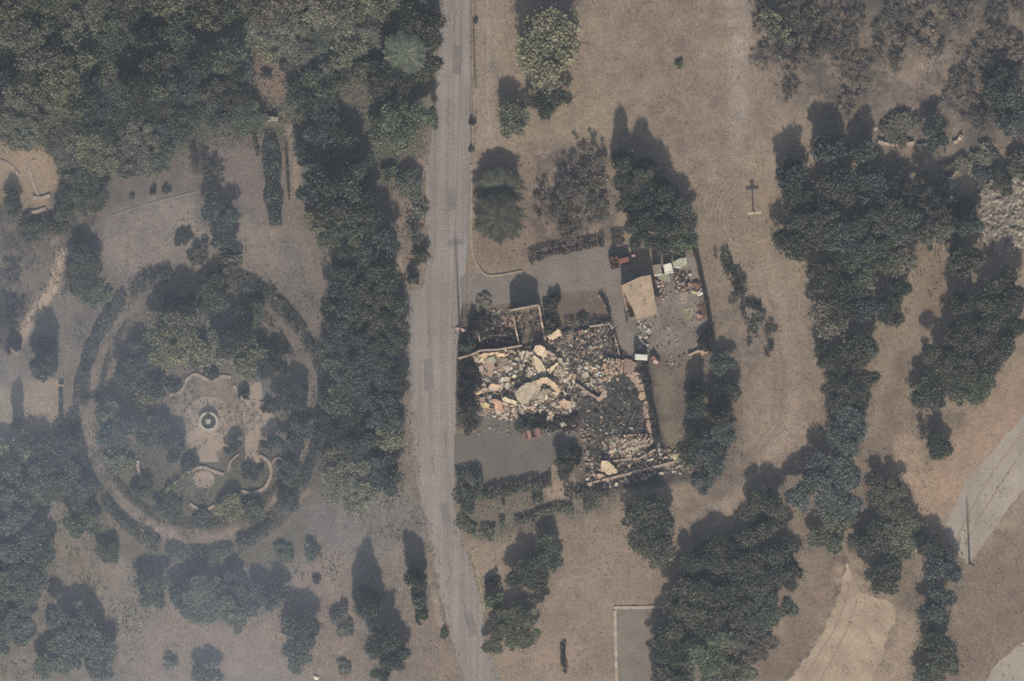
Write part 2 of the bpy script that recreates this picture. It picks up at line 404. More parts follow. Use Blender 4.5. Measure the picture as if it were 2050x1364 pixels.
# ------------------------------------------------------------------ flat surfaces
def rough_poly(poly, step=10, amp=1.2, seed=1):
    out = []; r = random.Random(seed)
    for i, p in enumerate(poly):
        q = poly[(i + 1) % len(poly)]; L = math.hypot(q[0] - p[0], q[1] - p[1]); n = max(1, int(L / step))
        for k in range(n):
            t_ = k / n; j = amp if k else amp * .4
            out.append((p[0] + (q[0] - p[0]) * t_ + r.uniform(-j, j), p[1] + (q[1] - p[1]) * t_ + r.uniform(-j, j)))
    return out
def sheet(name, poly, z, mat, amp=1.2, kind="structure", step=10):
    mb = MB(); pts = [W(*p)[:2] for p in rough_poly(poly, step, amp, len(poly) + int(poly[0][0]))]
    mb.prism(pts, -0.05, z)
    o = mb.build(name, mat); return tag(o, kind=kind) if kind else o
road_l = [(876, -120), (880, 60), (872, 200), (862, 300), (855, 330), (855, 430), (857, 500), (850, 560), (842, 582), (808, 584),
          (812, 640), (818, 700), (820, 800), (828, 930), (840, 985), (852, 1040), (862, 1090), (874, 1150), (885, 1200), (896, 1250), (908, 1290), (920, 1330), (932, 1364), (970, 1500)]
road_r = [(944, -120), (944, 100), (941, 200), (943, 320), (944, 420), (938, 500), (929, 560), (921, 640), (914, 720), (912, 860), (910, 940), (908, 1010),
          (915, 1050), (932, 1100), (948, 1150), (958, 1190), (966, 1225), (970, 1260), (985, 1310), (1005, 1364), (1050, 1500)]
sheet("road", road_l + road_r[::-1], 0.010, M['asphalt'], 1.0)
sheet("driveway", [(918, 560), (935, 545), (960, 550), (980, 556), (1020, 552), (1050, 545), (1110, 508), (1180, 498), (1250, 488), (1262, 510), (1262, 560),
                   (1243, 580), (1252, 640), (1280, 690), (1262, 712), (1240, 690), (1228, 640), (1212, 600), (1190, 582), (1150, 580), (1112, 590),
                   (1092, 618), (1030, 606), (960, 612), (924, 606)], 0.014, M['drive'], 1.6)
sheet("parking_court", [(909, 868), (955, 866), (968, 830), (1035, 842), (1060, 852), (1150, 850), (1160, 872), (1122, 905), (1104, 935), (1102, 962), (1030, 972), (965, 986),
                        (956, 958), (909, 953)], 0.014, M['court'], 1.2)
sheet("gravel_yard", [(1262, 566), (1305, 522), (1392, 512), (1404, 560), (1420, 628), (1430, 690), (1380, 700), (1300, 712), (1272, 700), (1256, 650)], 0.006, M['yard'], 2.0)
sheet("concrete_pad", [(1233, 1219), (1480, 1216), (1480, 1480), (1238, 1480)], 0.012, M['pad'], .4)
sheet("riding_arena", [(1699, 1120), (1704, 1150), (1722, 1185), (1740, 1195), (1765, 1198), (1786, 1208), (1797, 1236), (1778, 1268), (1770, 1300), (1758, 1330), (1742, 1366), (1700, 1480), (1500, 1480),
                       (1572, 1366), (1597, 1340), (1628, 1300), (1656, 1250), (1676, 1195), (1690, 1150)], 0.012, M['sand'], 3.5, step=6)
sheet("dirt_road", [(2250, 650), (2050, 830), (1985, 905), (1935, 960), (1890, 1060), (1900, 1090), (1940, 1130), (1975, 1080), (2020, 1015), (2060, 965), (2250, 780)], 0.008, M['dirtroad'], 2.0)
sheet("dirt_track", [(2040, 1290), (2160, 1200), (2160, 1480), (1930, 1480), (1985, 1340)], 0.008, M['dirtroad'], 2.0)
sheet("garden_path", circ(418, 850, 54, 56, 28), 0.010, M['path'], 1.6)
sheet("fountain_path", [(396, 890), (432, 890), (430, 905), (440, 925), (388, 925), (396, 908)], 0.013, M['path'], 1.0)
sheet("side_path", [(499, 765), (522, 765), (526, 800), (541, 822), (557, 852), (540, 884), (518, 880), (514, 904), (524, 937), (507, 940), (490, 924), (491, 850), (478, 812), (497, 800)],
      0.016, M['path'], 1.4)
sheet("round_terrace", circ(408, 960, 22, 17), 0.010, M['path'], 1.0)

M['rut'] = surf("rut_soil", C("8b7d6c"), C("9b8c79"), 1.0, 5, (.7, 1.3))
for k_, pts in enumerate(([(1700, 1165), (1690, 1215), (1662, 1275), (1625, 1335), (1590, 1400)], [(1716, 1200), (1702, 1245), (1676, 1300), (1640, 1365), (1615, 1410)],
                          [(2060, 850), (2000, 930), (1950, 1010), (1915, 1080)], [(2060, 885), (2010, 960), (1962, 1035), (1930, 1095)], [(1725, 1230), (1760, 1245), (1775, 1275)], [(1700, 1245), (1735, 1268), (1748, 1300)])):
    sheet("wheel_rut", band(spline(pts, 5), 3.2 if k_ < 4 else 2.2), 0.0185, M['rut'], 1.3, step=5)
M['patch'] = surf("road_patch", C("857c73"), C("78706a"), .6, 5, (.7, 1.3)); M['crack'] = surf("crack_tar", C("5e5853"), C("6b645d"), 2, 8)
for poly in ([(892, 380), (912, 378), (914, 420), (894, 424)], [(848, 720), (866, 718), (868, 780), (850, 784)], [(880, 1010), (896, 1006), (904, 1050), (888, 1056)], [(905, 90), (925, 92), (922, 150), (906, 148)], [(930, 1230), (946, 1226), (956, 1270), (940, 1276)]):
    sheet("road_patch", poly, 0.0145, M['patch'], .8, step=5)
rc = random.Random(9)
for x0, y0, n in ((900, 200, 9), (870, 470, 8), (860, 640, 10), (890, 860, 9), (868, 900, 7), (900, 1120, 8), (925, 1200, 8), (915, 20, 7)):
    pts = [(x0, y0)]
    for k in range(n): pts.append((pts[-1][0] + rc.uniform(-4, 4.5), pts[-1][1] + rc.uniform(4, 9)))
    sheet("road_crack", band(pts, [1.3] * len(pts)), 0.0185, M['crack'], .15, step=6)

# ------------------------------------------------------------------ linear things: kerbs, walls, hedges, fences
def wall(name, pts, w, h, mat, label, cat, group=None, c=None, broken=0.0, sm=5, seed=1, kind=None, parent=None):
    """a wall along a pixel polyline, w and h in metres"""
    P = [W(*q)[:2] for q in (spline(pts, sm) if len(pts) > 2 and sm > 1 else pts)]
    Q = []
    for i in range(len(P) - 1):
        L = math.hypot(P[i + 1][0] - P[i][0], P[i + 1][1] - P[i][1]); n = max(1, int(L / 0.7))
        Q += [(P[i][0] + (P[i + 1][0] - P[i][0]) * k / n, P[i][1] + (P[i + 1][1] - P[i][1]) * k / n) for k in range(n)]
    Q.append(P[-1]); r = random.Random(seed); vs = []; fs = []
    for i, p in enumerate(Q):
        a_ = Q[max(i - 1, 0)]; b_ = Q[min(i + 1, len(Q) - 1)]
        dx, dy = b_[0] - a_[0], b_[1] - a_[1]; l = math.hypot(dx, dy) or 1; nx, ny = -dy / l, dx / l
        hh = h * (1 - broken * r.random()); ww = w / 2 * (1 + r.uniform(-.12, .12))
        for sgn in (1, -1):
            for z in (0, hh): vs.append((p[0] + sgn * nx * ww, p[1] + sgn * ny * ww, z))
    for i in range(len(Q) - 1):
        A, B = 4 * i, 4 * i + 4
        fs += [(A + 1, B + 1, B + 3, A + 3)[::-1], (A, A + 1, B + 1, B)[::-1], (A + 2, B + 2, B + 3, A + 3)[::-1]]
    e = 4 * (len(Q) - 1); fs += [(0, 2, 3, 1)[::-1], (e, e + 1, e + 3, e + 2)[::-1]]
    mb = MB(); mb.add(vs, fs, c); o = mb.build(name, mat, parent)
    return tag(o, label, cat, group, kind)

LEAFC = {'olive': C("79806a"), 'green': C("5f6f57"), 'dark': C("505948"), 'bright': C("868e72"), 'lime': C("7f8766"),
         'grey': C("6f7262"), 'brown': C("6e685c"), 'scrub': C("857c6c"), 'blue': C("54645c"), 'char': C("3c3a36"), 'yellow': C("86856a")}
LEAFC = {k: ((v[0] * .68 + v[1] * .32) * .98, v[1] * .83 + v[0] * .06, v[2] * .7 + v[1] * .14) for k, v in LEAFC.items()}

def leaves(P, size, g, flat=0.4):
    """a small quad at each point, random attitude"""
    n = len(P)
    nrm = g.normal(size=(n, 3)); nrm[:, 2] = np.abs(nrm[:, 2]) + flat
    nrm /= np.linalg.norm(nrm, axis=1)[:, None]
    r = g.normal(size=(n, 3)); u = np.cross(nrm, r); u /= np.linalg.norm(u, axis=1)[:, None] + 1e-9
    v = np.cross(nrm, u); s = (size * g.uniform(0.55, 1.25, n))[:, None]
    k = g.uniform(0.45, 0.8, n)[:, None]
    V = np.stack([P - u * s, P - v * s * k * .6 + u * s * .1, P + u * s, P + v * s * k], 1).reshape(-1, 3)
    F = np.arange(4 * n).reshape(n, 4)
    return V, F

def hedge(name, pts, w, h, colr, label, cat="hedge", group=None, dens=90, sz=0.17, gaps=0.0, seed=3, sm=5):
    P = np.array([W(*q)[:2] for q in (spline(pts, sm) if len(pts) > 2 else pts)])
    d = np.diff(P, axis=0); L = np.hypot(d[:, 0], d[:, 1]); cum = np.concatenate([[0], np.cumsum(L)]); tot = cum[-1]
    g = np.random.default_rng(seed); n = int(tot * w * dens * (0.6 + h * .5))
    t_ = g.uniform(0, tot, n); k = np.clip(np.searchsorted(cum, t_) - 1, 0, len(L) - 1)
    q = P[k] + d[k] * ((t_ - cum[k]) / L[k])[:, None]
    nv = np.stack([-d[k][:, 1], d[k][:, 0]], 1) / L[k][:, None]
    wv = w / 2 * (1 + 0.35 * vnoise(t_, t_ * 0, 1.3, seed + 5))
    off = g.uniform(-1, 1, n); z = h * (1 + .25 * vnoise(t_, t_ * 0 + 9, 1.7, seed + 9)) * np.sqrt(np.clip(1 - off ** 4, 0, 1)) * g.uniform(0.15, 1, n) ** .4
    q = q + nv * (off * wv)[:, None]
    keep = vnoise(t_, t_ * 0 + 3, 1.6, seed + 11) > (-1 + 2 * gaps)
    pts3 = np.column_stack([q, z])[keep]
    V, F = leaves(pts3, sz, g)
    o = link(name, raw_mesh(name, V, F, [M['leaf']])); o.color = (*LEAFC[colr], 1)
    return tag(o, label, cat, group)

# kerbs
tagk = dict(kind="structure")
wall("kerb", [(944, 330), (944, 420), (944, 480), (948, 515), (960, 538), (975, 551), (1000, 551), (1045, 543)], 0.22, 0.14, M['kerb'], None, None, kind="structure")
wall("kerb", [(855, 330), (854, 400), (853, 455)], 0.16, 0.12, M['kerb'], None, None, kind="structure")
wall("kerb", [(878, 1155), (890, 1205), (903, 1255), (915, 1290)], 0.14, 0.12, M['kerb'], None, None, kind="structure", broken=.5)
wall("kerb", [(946, 1100), (957, 1150), (966, 1195), (970, 1225)], 0.2, 0.12, M['kerb'], None, None, kind="structure", broken=.5)
wall("kerb", [(947, 40), (950, 110), (952, 175)], 0.14, 0.3, surf("dark_strip", C("4a443e"), C("3d3834")), None, None, kind="structure")  # narrow dark strip along the right road edge
wall("kerb", [(943, -10), (943, 90), (942, 200), (942, 300)], 0.08, 0.06, M['bark'], None, None, kind="structure")  # thinner dark line running beside that strip
for a_, b_, lb in (((1229, 1217), (1480, 1214), "low crumbling pale wall along the north edge of the concrete pad"),
                   ((1231, 1222), (1237, 1480), "low crumbling pale wall along the west edge of the concrete pad")):
    wall("low_wall", [a_, b_], 0.42, 0.18, M['stone'], lb, "low wall", "walls round the concrete pad", broken=.7, sm=1)

# garden walls round the fountain
gw = "curved walls of the fountain garden"
GWALL = [([(340, 791), (357, 787), (367, 777), (375, 760), (390, 750), (402, 754), (414, 760), (429, 762), (444, 754), (462, 756)], "wavy pinkish stone wall just north of the fountain, with three curves"),
         ([(469, 772), (479, 790), (489, 800), (500, 804)], "short pinkish wall curving down to the pale side path, north east of the fountain"),
         ([(520, 808), (530, 806), (538, 799)], "stub of pinkish wall on the right side of the pale side path"),
         ([(277, 922), (276, 937), (285, 957), (302, 970)], "quarter circle stone wall among shrubs, south west of the fountain"),
         ([(375, 947), (390, 939), (407, 936), (424, 942), (440, 948), (448, 950)], "low arched stone wall over the small round terrace south of the fountain"),
         ([(380, 1009), (395, 1018), (414, 1020), (431, 1012)], "shallow bowl shaped wall below the small round terrace, southernmost of the garden walls"),
         ([(457, 944), (462, 924), (479, 909)], "thin dark stretch of circle wall left of the south end of the side path"),
         ([(519, 912), (537, 924), (543, 944), (539, 962), (527, 979), (504, 987), (482, 983)], "longest crescent wall, curving round the shaded circle south east of the fountain"),
         ([(542, 934), (548, 922), (558, 917), (574, 927)], "thin curled wall end outside the crescent wall, among shrubs at the right"),
         ([(294, 732), (298, 725), (307, 719)], "short pale wall end beside the yellow green shrubs north west of the fountain"),
         ([(457, 681), (468, 683), (474, 688)], "short pale wall end poking out between the shrubs north of the fountain")]
for i, (pts, lb) in enumerate(GWALL):
    thin = i in (6, 8, 9, 10)
    wall("garden_wall", pts, 0.22 if thin else 0.42, 0.22, M['stone'], lb, "garden wall", gw, broken=.15, seed=i)
# paving arcs in the sand corner, left edge
wall("garden_wall", [(0, 322), (18, 330), (32, 345), (40, 352)], .45, .12, M['stone'], "curved pale wall at the left edge of the photo, beside the sandy corner", "garden wall", "pale walls of the sandy corner")
wall("garden_wall", [(68, 320), (60, 336), (64, 360), (72, 380), (78, 396)], .45, .1, M['stone'], "long thin pale wall crossing the sandy corner from north to south", "garden wall", "pale walls of the sandy corner")
wall("garden_wall", [(66, 396), (84, 397), (101, 391)], .45, .25, M['stone'], "pinkish wall closing the south side of the sandy corner", "garden wall", "pale walls of the sandy corner")
wall("garden_wall", [(57, 427), (74, 424), (93, 418)], .5, .2, M['stone'], "isolated pale wall in the dark scrub just south of the sandy corner", "garden wall", "pale walls of the sandy corner")
wall("garden_wall", [(118, 772), (128, 772)], .3, .6, M['stone'], "tiny pale wall piece at the top of the tan lawn by the left edge", "garden wall")
wall("retaining_wall", [(225, 432), (290, 410), (345, 396), (395, 384)], .14, .08, M['kerb'], "thin retaining wall slanting across the pale clearing left of the hedge avenue", "wall")
wall("stone_wall", [(1758, 284), (1775, 289), (1800, 290), (1830, 287)], .5, .6, M['stone'], "rough pale stone wall below the scrub slope, left piece", "wall", "rough stone walls on the east slope", broken=.4)
wall("stone_wall", [(1835, 291), (1855, 290), (1873, 289)], .3, .5, M['stone'], "thin rough stone wall crossing under the round dark tree on the east slope", "wall", "rough stone walls on the east slope", broken=.4)
wall("stone_wall", [(1908, 287), (1918, 282), (1924, 272)], .5, .5, M['stone'], "short pile of pale wall stones right of the round dark tree on the east slope", "wall", "rough stone walls on the east slope", broken=.5)
wall("stone_wall", [(1715, 560), (1716, 600)], .01, .01, M['stone'], None, None) if False else None

# ------------------------------------------------------------------ tree prototypes (unit: crown radius 1, height 1)
def lobes_crown(g, n, kind, m=16):
    pts = []
    if kind in ('round', 'big', 'shrub', 'sparse'):
        m = {'round': 18, 'big': 34, 'shrub': 15, 'sparse': 26}[kind]
        lr = {'round': (.24, .40), 'big': (.15, .30), 'shrub': (.2, .42), 'sparse': (.10, .2)}[kind]
        cen = []
        while len(cen) < m:
            c = g.uniform(-1, 1, 3)
            l = np.linalg.norm(c)
            if l < 1 and (l > 0.35 or g.random() < .3): cen.append(c)
        cen = np.array(cen); rad = g.uniform(lr[0], lr[1], m)
        cen *= (1 - rad[:, None] * .95)
        out = g.random(m) < .3; cen[out] *= g.uniform(1.0, 1.28, out.sum())[:, None]; rad[out] *= .62
        # lopsided crown outline
        a = np.arctan2(cen[:, 1], cen[:, 0]); cen[:, :2] *= (1 + .2 * np.sin(2 * a + g.uniform(0, 6)) + .16 * np.sin(3 * a + g.uniform(0, 6)))[:, None]
        cnt = g.choice(m, n, p=rad ** 2 / (rad ** 2).sum())
        dv = g.normal(size=(n, 3)); dv /= np.linalg.norm(dv, axis=1)[:, None]
        q = cen[cnt] + dv * (rad[cnt] * (g.uniform(.35, 1.1, n) ** .6 + (g.random(n) < .12) * g.uniform(0, .7, n)))[:, None]
        z0 = {'round': .34, 'big': .30, 'shrub': .02, 'sparse': .25}[kind]
        q[:, 2] = z0 + (q[:, 2] * .5 + .5) * (1 - z0)
        q[:, 2] = np.clip(q[:, 2], 0.01, 1.05)
        return q
    if kind == 'conic':
        m = 44; zc = g.uniform(.10, .97, m); a = g.uniform(0, 6.28, m)
        env = (1 - zc) ** .5 + .06; rad = .15 + .30 * env * g.uniform(.7, 1.1, m)
        rr_ = np.clip(env - rad * .7, 0, 1) * g.uniform(.5, 1.05, m)
        cen = np.column_stack([rr_ * np.cos(a), rr_ * np.sin(a), zc])
        cnt = g.choice(m, n, p=rad ** 2 / (rad ** 2).sum())
        dv = g.normal(size=(n, 3)); dv /= np.linalg.norm(dv, axis=1)[:, None]
        q = cen[cnt] + dv * (rad[cnt] * g.uniform(.3, 1.1, n) ** .6)[:, None] * np.array([1, 1, .35])
        q[:, 2] = np.clip(q[:, 2], 0.03, 1.03)
        return q
    if kind == 'column':
        m = 30; zc = g.uniform(.12, .92, m); a = g.uniform(0, 6.28, m)
        env = np.sqrt(np.clip(1 - ((zc - .5) / .56) ** 4, 0, 1)); rad = .4 * np.ones(m)
        cen = np.column_stack([env * .62 * np.cos(a) * g.random(m) ** .5, env * .62 * np.sin(a) * g.random(m) ** .5, zc])
        cnt = g.integers(0, m, n)
        dv = g.normal(size=(n, 3)); dv /= np.linalg.norm(dv, axis=1)[:, None]
        q = cen[cnt] + dv * (rad[cnt] * g.uniform(.3, 1.1, n) ** .6)[:, None] * np.array([1, 1, .3])
        q[:, 2] = np.clip(q[:, 2], 0.03, 1.0)
        return q

def trunk_mb(g, kind):
    mb = MB(); top = {'conic': .8, 'column': .7}.get(kind, .42); base = {'big': .055, 'conic': .07}.get(kind, .06)
    p = Vector((0, 0, 0)); r = base
    for k in range(4):
        q = Vector((p.x + g.uniform(-.04, .04), p.y + g.uniform(-.04, .04), top * (k + 1) / 4)); mb.tube(p, q, r, r * .82, 7); p = q; r *= .82
    if kind not in ('conic', 'column'):
        nb = 16 if kind == 'sparse' else 6
        for k in range(nb):
            a = 6.28 * k / nb + g.uniform(-.4, .4); l = g.uniform(.45, .85); z = top * g.uniform(.55, 1)
            s_ = Vector((0, 0, z)); e = Vector((l * math.cos(a), l * math.sin(a), z + g.uniform(.12, .42)))
            mid = (s_ + e) / 2 + Vector((g.uniform(-.06, .06), g.uniform(-.06, .06), .05))
            mb.tube(s_, mid, .028, .02, 5); mb.tube(mid, e, .02, .008, 5)
            if kind == 'sparse':
                for j in range(5):
                    t_ = g.uniform(.3, 1); o_ = mid.lerp(e, t_); e2 = o_ + Vector((g.uniform(-.28, .28), g.uniform(-.28, .28), g.uniform(.02, .22)))
                    mb.tube(o_, e2, .011, .004, 4, caps=False)
                    for jj in range(2):
                        e3 = e2 + Vector((g.uniform(-.16, .16), g.uniform(-.16, .16), g.uniform(-.02, .12))); mb.tube(o_.lerp(e2, .6), e3, .006, .003, 3, caps=False)
    return mb

PROTO = {}
NL = {'round': (5200, .062), 'big': (13000, .042), 'shrub': (1500, .11), 'sparse': (1300, .055), 'conic': (6500, .068), 'column': (4200, .085)}
def proto_meshes(kind, var):
    key = (kind, var)
    if key in PROTO: return PROTO[key]
    g = np.random.default_rng(1000 * var + sum(map(ord, kind)))
    n, s = NL[kind]
    V, F = leaves(lobes_crown(g, n, kind), s, g)
    cm = raw_mesh("crown", V, F, [M['leaf']])
    o = trunk_mb(g, kind).build("trunk", M['twig'] if kind == 'sparse' else M['bark']); tm = o.data; bpy.data.objects.remove(o)
    PROTO[key] = (cm, tm); return PROTO[key]

def palm_meshes(g, nf=34):
    Vs = []; Fs = []; n0 = 0
    for k in range(nf):
        a = 6.28 * k / nf * 2.618 + g.uniform(-.2, .2); up = g.uniform(-.35, 1.0); L = g.uniform(.85, 1.08)
        d = np.array([math.cos(a), math.sin(a)]); side = np.array([-d[1], d[0]])
        for j in range(26):
            t_ = (j + 1) / 26
            rad = L * t_ * (1 - .12 * max(up, 0)); z = .80 + .16 * (up * t_ - (1.1 + up * .4) * t_ * t_)
            base = np.array([d[0] * rad, d[1] * rad, z]); ll = .24 * math.sin(math.pi * min(t_ * .9 + .1, 1)) + .04
            for sg in (1, -1):
                tip = base + np.array([*(side * sg * ll * .85 + d * ll * .6), -.03])
                w_ = np.array([*(d * .018), 0])
                Vs += [base - w_, tip - w_ * .2, tip + w_ * .2, base + w_]; Fs.append([n0, n0 + 1, n0 + 2, n0 + 3]); n0 += 4
    cm = raw_mesh("crown", np.array(Vs), np.array(Fs), [M['leaf']])
    mb = MB(); p = Vector((0, 0, 0))
    for k in range(6):
        q = Vector((0, 0, .8 * (k + 1) / 6)); mb.tube(p, q, .11 + .015 * (k % 2), .115 - .015 * (k % 2), 10); p = q
    o = mb.build("trunk", M['bark']); tm = o.data; bpy.data.objects.remove(o)
    return cm, tm
for v_ in range(2): PROTO[('palm', v_)] = palm_meshes(np.random.default_rng(50 + v_))

NAME = {'round': 'broadleaf_tree', 'big': 'broadleaf_tree', 'shrub': 'shrub', 'sparse': 'bare_tree', 'conic': 'conifer_tree', 'column': 'narrow_tree', 'palm': 'palm_tree'}
CAT = {'round': 'tree', 'big': 'tree', 'shrub': 'shrub', 'sparse': 'bare tree', 'conic': 'conifer', 'column': 'tree', 'palm': 'palm tree'}
NV = {'round': 5, 'big': 4, 'shrub': 5, 'sparse': 4, 'conic': 4, 'column': 3, 'palm': 2}
def tree(px, py, r, h, kind, colr, label, group=None):
    if kind == 'round' and h > 2.6: py -= h * .28 * 10.5; h *= .72; r *= 1.05
    if kind == 'shrub': h *= .8
    if kind == 'round' and r > 3.6: kind = 'big'
    z = h * .5                                    # stand the trunk so that the crown, not its foot, meets the pixel
    x, y, _ = W(px, py); k_ = (CAMH - z * .8) / CAMH
    root = empty(NAME[kind], (x * k_, y * k_, 0), R.uniform(0, 6.28), (r * R.uniform(.93, 1.07), r * R.uniform(.93, 1.07), h))
    cm, tm = proto_meshes(kind, R.randrange(NV[kind])) if kind != 'palm' else PROTO[('palm', R.randrange(2))]
    c_ = link("foliage" if kind == 'shrub' else "crown", cm, root); tr = link("stem" if kind == 'shrub' else "trunk", tm, root)
    if kind == 'palm': c_.name = "fronds"
    f = R.uniform(.78, 1.25); lc = LEAFC[colr]; c_.color = (lc[0] * f * R.uniform(.95, 1.06), lc[1] * f, lc[2] * f * R.uniform(.92, 1.05), 1)
    return tag(root, label, CAT[kind], group)

# ------------------------------------------------------------------ east side trees
T = tree
fg = "trees of the dry field"
T(1105, 112, 5.8, 8.5, 'round', 'bright', "big leafy tree with a pale yellow green sunlit side, top centre, right of the road")
T(1100, 212, 2.9, 3.6, 'round', 'dark', "squat dark tree just below the big pale green tree right of the road")
T(1028, 256, 2.9, 4.2, 'round', 'green', "round dark green tree between the big pale tree and the palm right of the road")
T(998, 437, 4.1, 4.6, 'palm', 'dark', "wide fan of palm fronds above the curved driveway kerb, right of the road")
T(1003, 452, 2.4, 2.2, 'shrub', 'green', "dark undergrowth bush at the foot of the palm right of the road")
T(1000, 378, 3.4, 3.0, 'palm', 'dark', "smaller northern palm right of the road, its fronds over a dark shadow")  # second palm, added where the first one's fronds throw their shadow
T(1150, 385, 3.6, 3.6, 'sparse', 'brown', "largest bare grey tree in the lot between the palm and the conifers")
T(1185, 345, 3.0, 3.2, 'sparse', 'grey', "upper bare grey tree in the lot between the palm and the conifers")
T(1105, 420, 2.8, 2.8, 'sparse', 'brown', "left hand bare tree in the lot between the palm and the conifers")
T(1195, 430, 2.6, 2.4, 'sparse', 'grey', "low bare bush beside the left edge of the conifers")
T(1140, 460, 2.6, 2.0, 'sparse', 'brown', "low burnt bush just above the dark hedge of the driveway")
T(1247, 325, 1.9, 5.2, 'conic', 'dark', "tallest pointed conifer with the longest spire of shadow, left of the conifer clump")
T(1290, 345, 2.2, 5.0, 'conic', 'dark', "second pointed conifer from the left in the conifer clump above the tan roof")
T(1327, 385, 2.4, 4.6, 'conic', 'dark', "shorter conifer at the right shoulder of the conifer clump above the tan roof")
T(1275, 480, 2.4, 5.5, 'round', 'dark', "rounded tree at the lower left of the conifer clump, beside the red tractor")
T(1325, 490, 2.7, 5.5, 'round', 'dark', "dark rounded tree directly above the grey shed of the gravel yard")
T(1365, 448, 2.5, 4.2, 'round', 'dark', "round dark tree bulging from the right side of the conifer clump")
T(1255, 375, 2.2, 4.0, 'round', 'dark', "dark rounded crown under the leftmost spire of the conifer clump")
T(1300, 395, 2.4, 4.0, 'round', 'blue', "bluish rounded crown under the second spire of the conifer clump")
T(1262, 425, 2.3, 4.2, 'round', 'dark', "dark rounded crown left of centre in the conifer clump above the tan roof")
T(1310, 440, 2.8, 4.6, 'round', 'dark', "dark rounded crown in the very middle of the conifer clump above the tan roof")
T(1360, 490, 2.4, 4.0, 'round', 'green', "dark green tree at the north east corner of the gravel yard")

em = "trees of the long dark grove east of the field"
for a in [(1583, 350, 2.5, 4.2, 'column', 'blue', "pointed tree at the far left top of the long dark grove, nearest the thin post"),
          (1600, 500, 3.4, 6, 'round', 'dark', "dark rounded tree at the long grove's left edge, level with the gravel yard sheds"),
          (1657, 300, 2.8, 4.4, 'column', 'blue', "highest pointed tree of the long grove, left of the small gap with bare ground"),
          (1600, 430, 3.0, 4.4, 'round', 'dark', "dark crown below the far left tip of the long dark grove"),
          (1670, 400, 3.2, 4.6, 'round', 'dark', "dark crown below the highest tip of the long dark grove"),
          (1745, 390, 3.2, 4.8, 'round', 'blue', "bluish crown below the second tip of the long dark grove"),
          (1795, 400, 2.8, 4.6, 'round', 'dark', "dark crown at the upper right shoulder of the long dark grove"),
          (1690, 360, 2.0, 4.4, 'column', 'blue', "narrow tree just right of the highest spire of the long grove"),
          (1727, 305, 2.1, 3.8, 'column', 'blue', "slim pointed tree of the long grove, second spire from its top"),
          (1765, 460, 3.6, 6.6, 'round', 'dark', "broad dark tree in the middle of the upper long grove"),
          (1810, 470, 3.2, 5.6, 'round', 'blue', "bluish green tree at the right of the upper long grove"),
          (1640, 470, 3.6, 6.2, 'round', 'dark', "broad dark tree just inside the left edge of the long grove"),
          (1700, 500, 4.0, 7.0, 'round', 'blue', "largest crown in the upper half of the long grove"),
          (1655, 560, 3.5, 5.6, 'round', 'dark', "dark crown at the waist of the long grove, left side"),
          (1750, 545, 3.8, 6.4, 'round', 'green', "greenish crown at the centre of the long grove"),
          (1795, 540, 2.6, 4.4, 'round', 'grey', "grey green crown left of the bare oval clearing"),
          (1800, 590, 1.9, 4.2, 'round', 'dark', "small dark crown touching the left rim of the bare oval clearing"),
          (1780, 640, 2.2, 4.6, 'round', 'dark', "dark crown below left of the bare oval clearing"),
          (1690, 620, 3.4, 5.6, 'round', 'dark', "dark crown in the lower waist of the long grove"),
          (1655, 655, 2.9, 4.4, 'round', 'grey', "ragged crown sticking out of the left side of the lower long grove"),
          (1735, 630, 3.0, 5.2, 'round', 'blue', "bluish crown in the lower right of the long grove"),
          (1665, 735, 2.7, 3.8, 'round', 'dark', "ragged low crown at the left edge of the narrow part of the grove"),
          (1715, 715, 3.2, 5.0, 'round', 'dark', "crown on the right side of the narrow part of the grove"),
          (1702, 800, 3.7, 5.0, 'round', 'dark', "second crown from the bottom of the grove tail"),
          (1700, 872, 3.6, 5.6, 'round', 'blue', "bottom crown of the grove tail, above the pale dust patch"),
          (1935, 470, 2.4, 6.4, 'round', 'blue', "dark crown left of the rubble heap at the right edge"),
          (1925, 540, 3.0, 6.2, 'round', 'dark', "dark crown right of the bare oval clearing, below the rubble heap"),
          (1880, 440, 2.8, 6.4, 'sparse', 'grey', "thin half bare tree between the long grove and the rubble heap"),
          (1860, 400, 2.2, 6.0, 'sparse', 'grey', "thin half bare tree just below the thin stone wall on the east slope"),
          (1900, 480, 2.4, 3.6, 'round', 'grey', "grey green crown left of the dark crown beside the rubble heap"),
          (1855, 455, 2.6, 3.4, 'round', 'grey', "grey crown between the upper long grove and the rubble heap"),
          (1885, 395, 2.2, 3.0, 'round', 'blue', "bluish crown under the gap in the thin stone wall"),
          (1840, 365, 2.0, 2.8, 'sparse', 'blue', "thin crown just below the left rough stone wall"),
          (1930, 430, 2.3, 3.4, 'round', 'blue', "bluish crown touching the left side of the rubble heap"),
          (1845, 480, 2.6, 4.2, 'sparse', 'green', "low half bare tree above the bare oval clearing")]:
    T(*a, group=em)
er = "trees of the dark grove by the right edge"
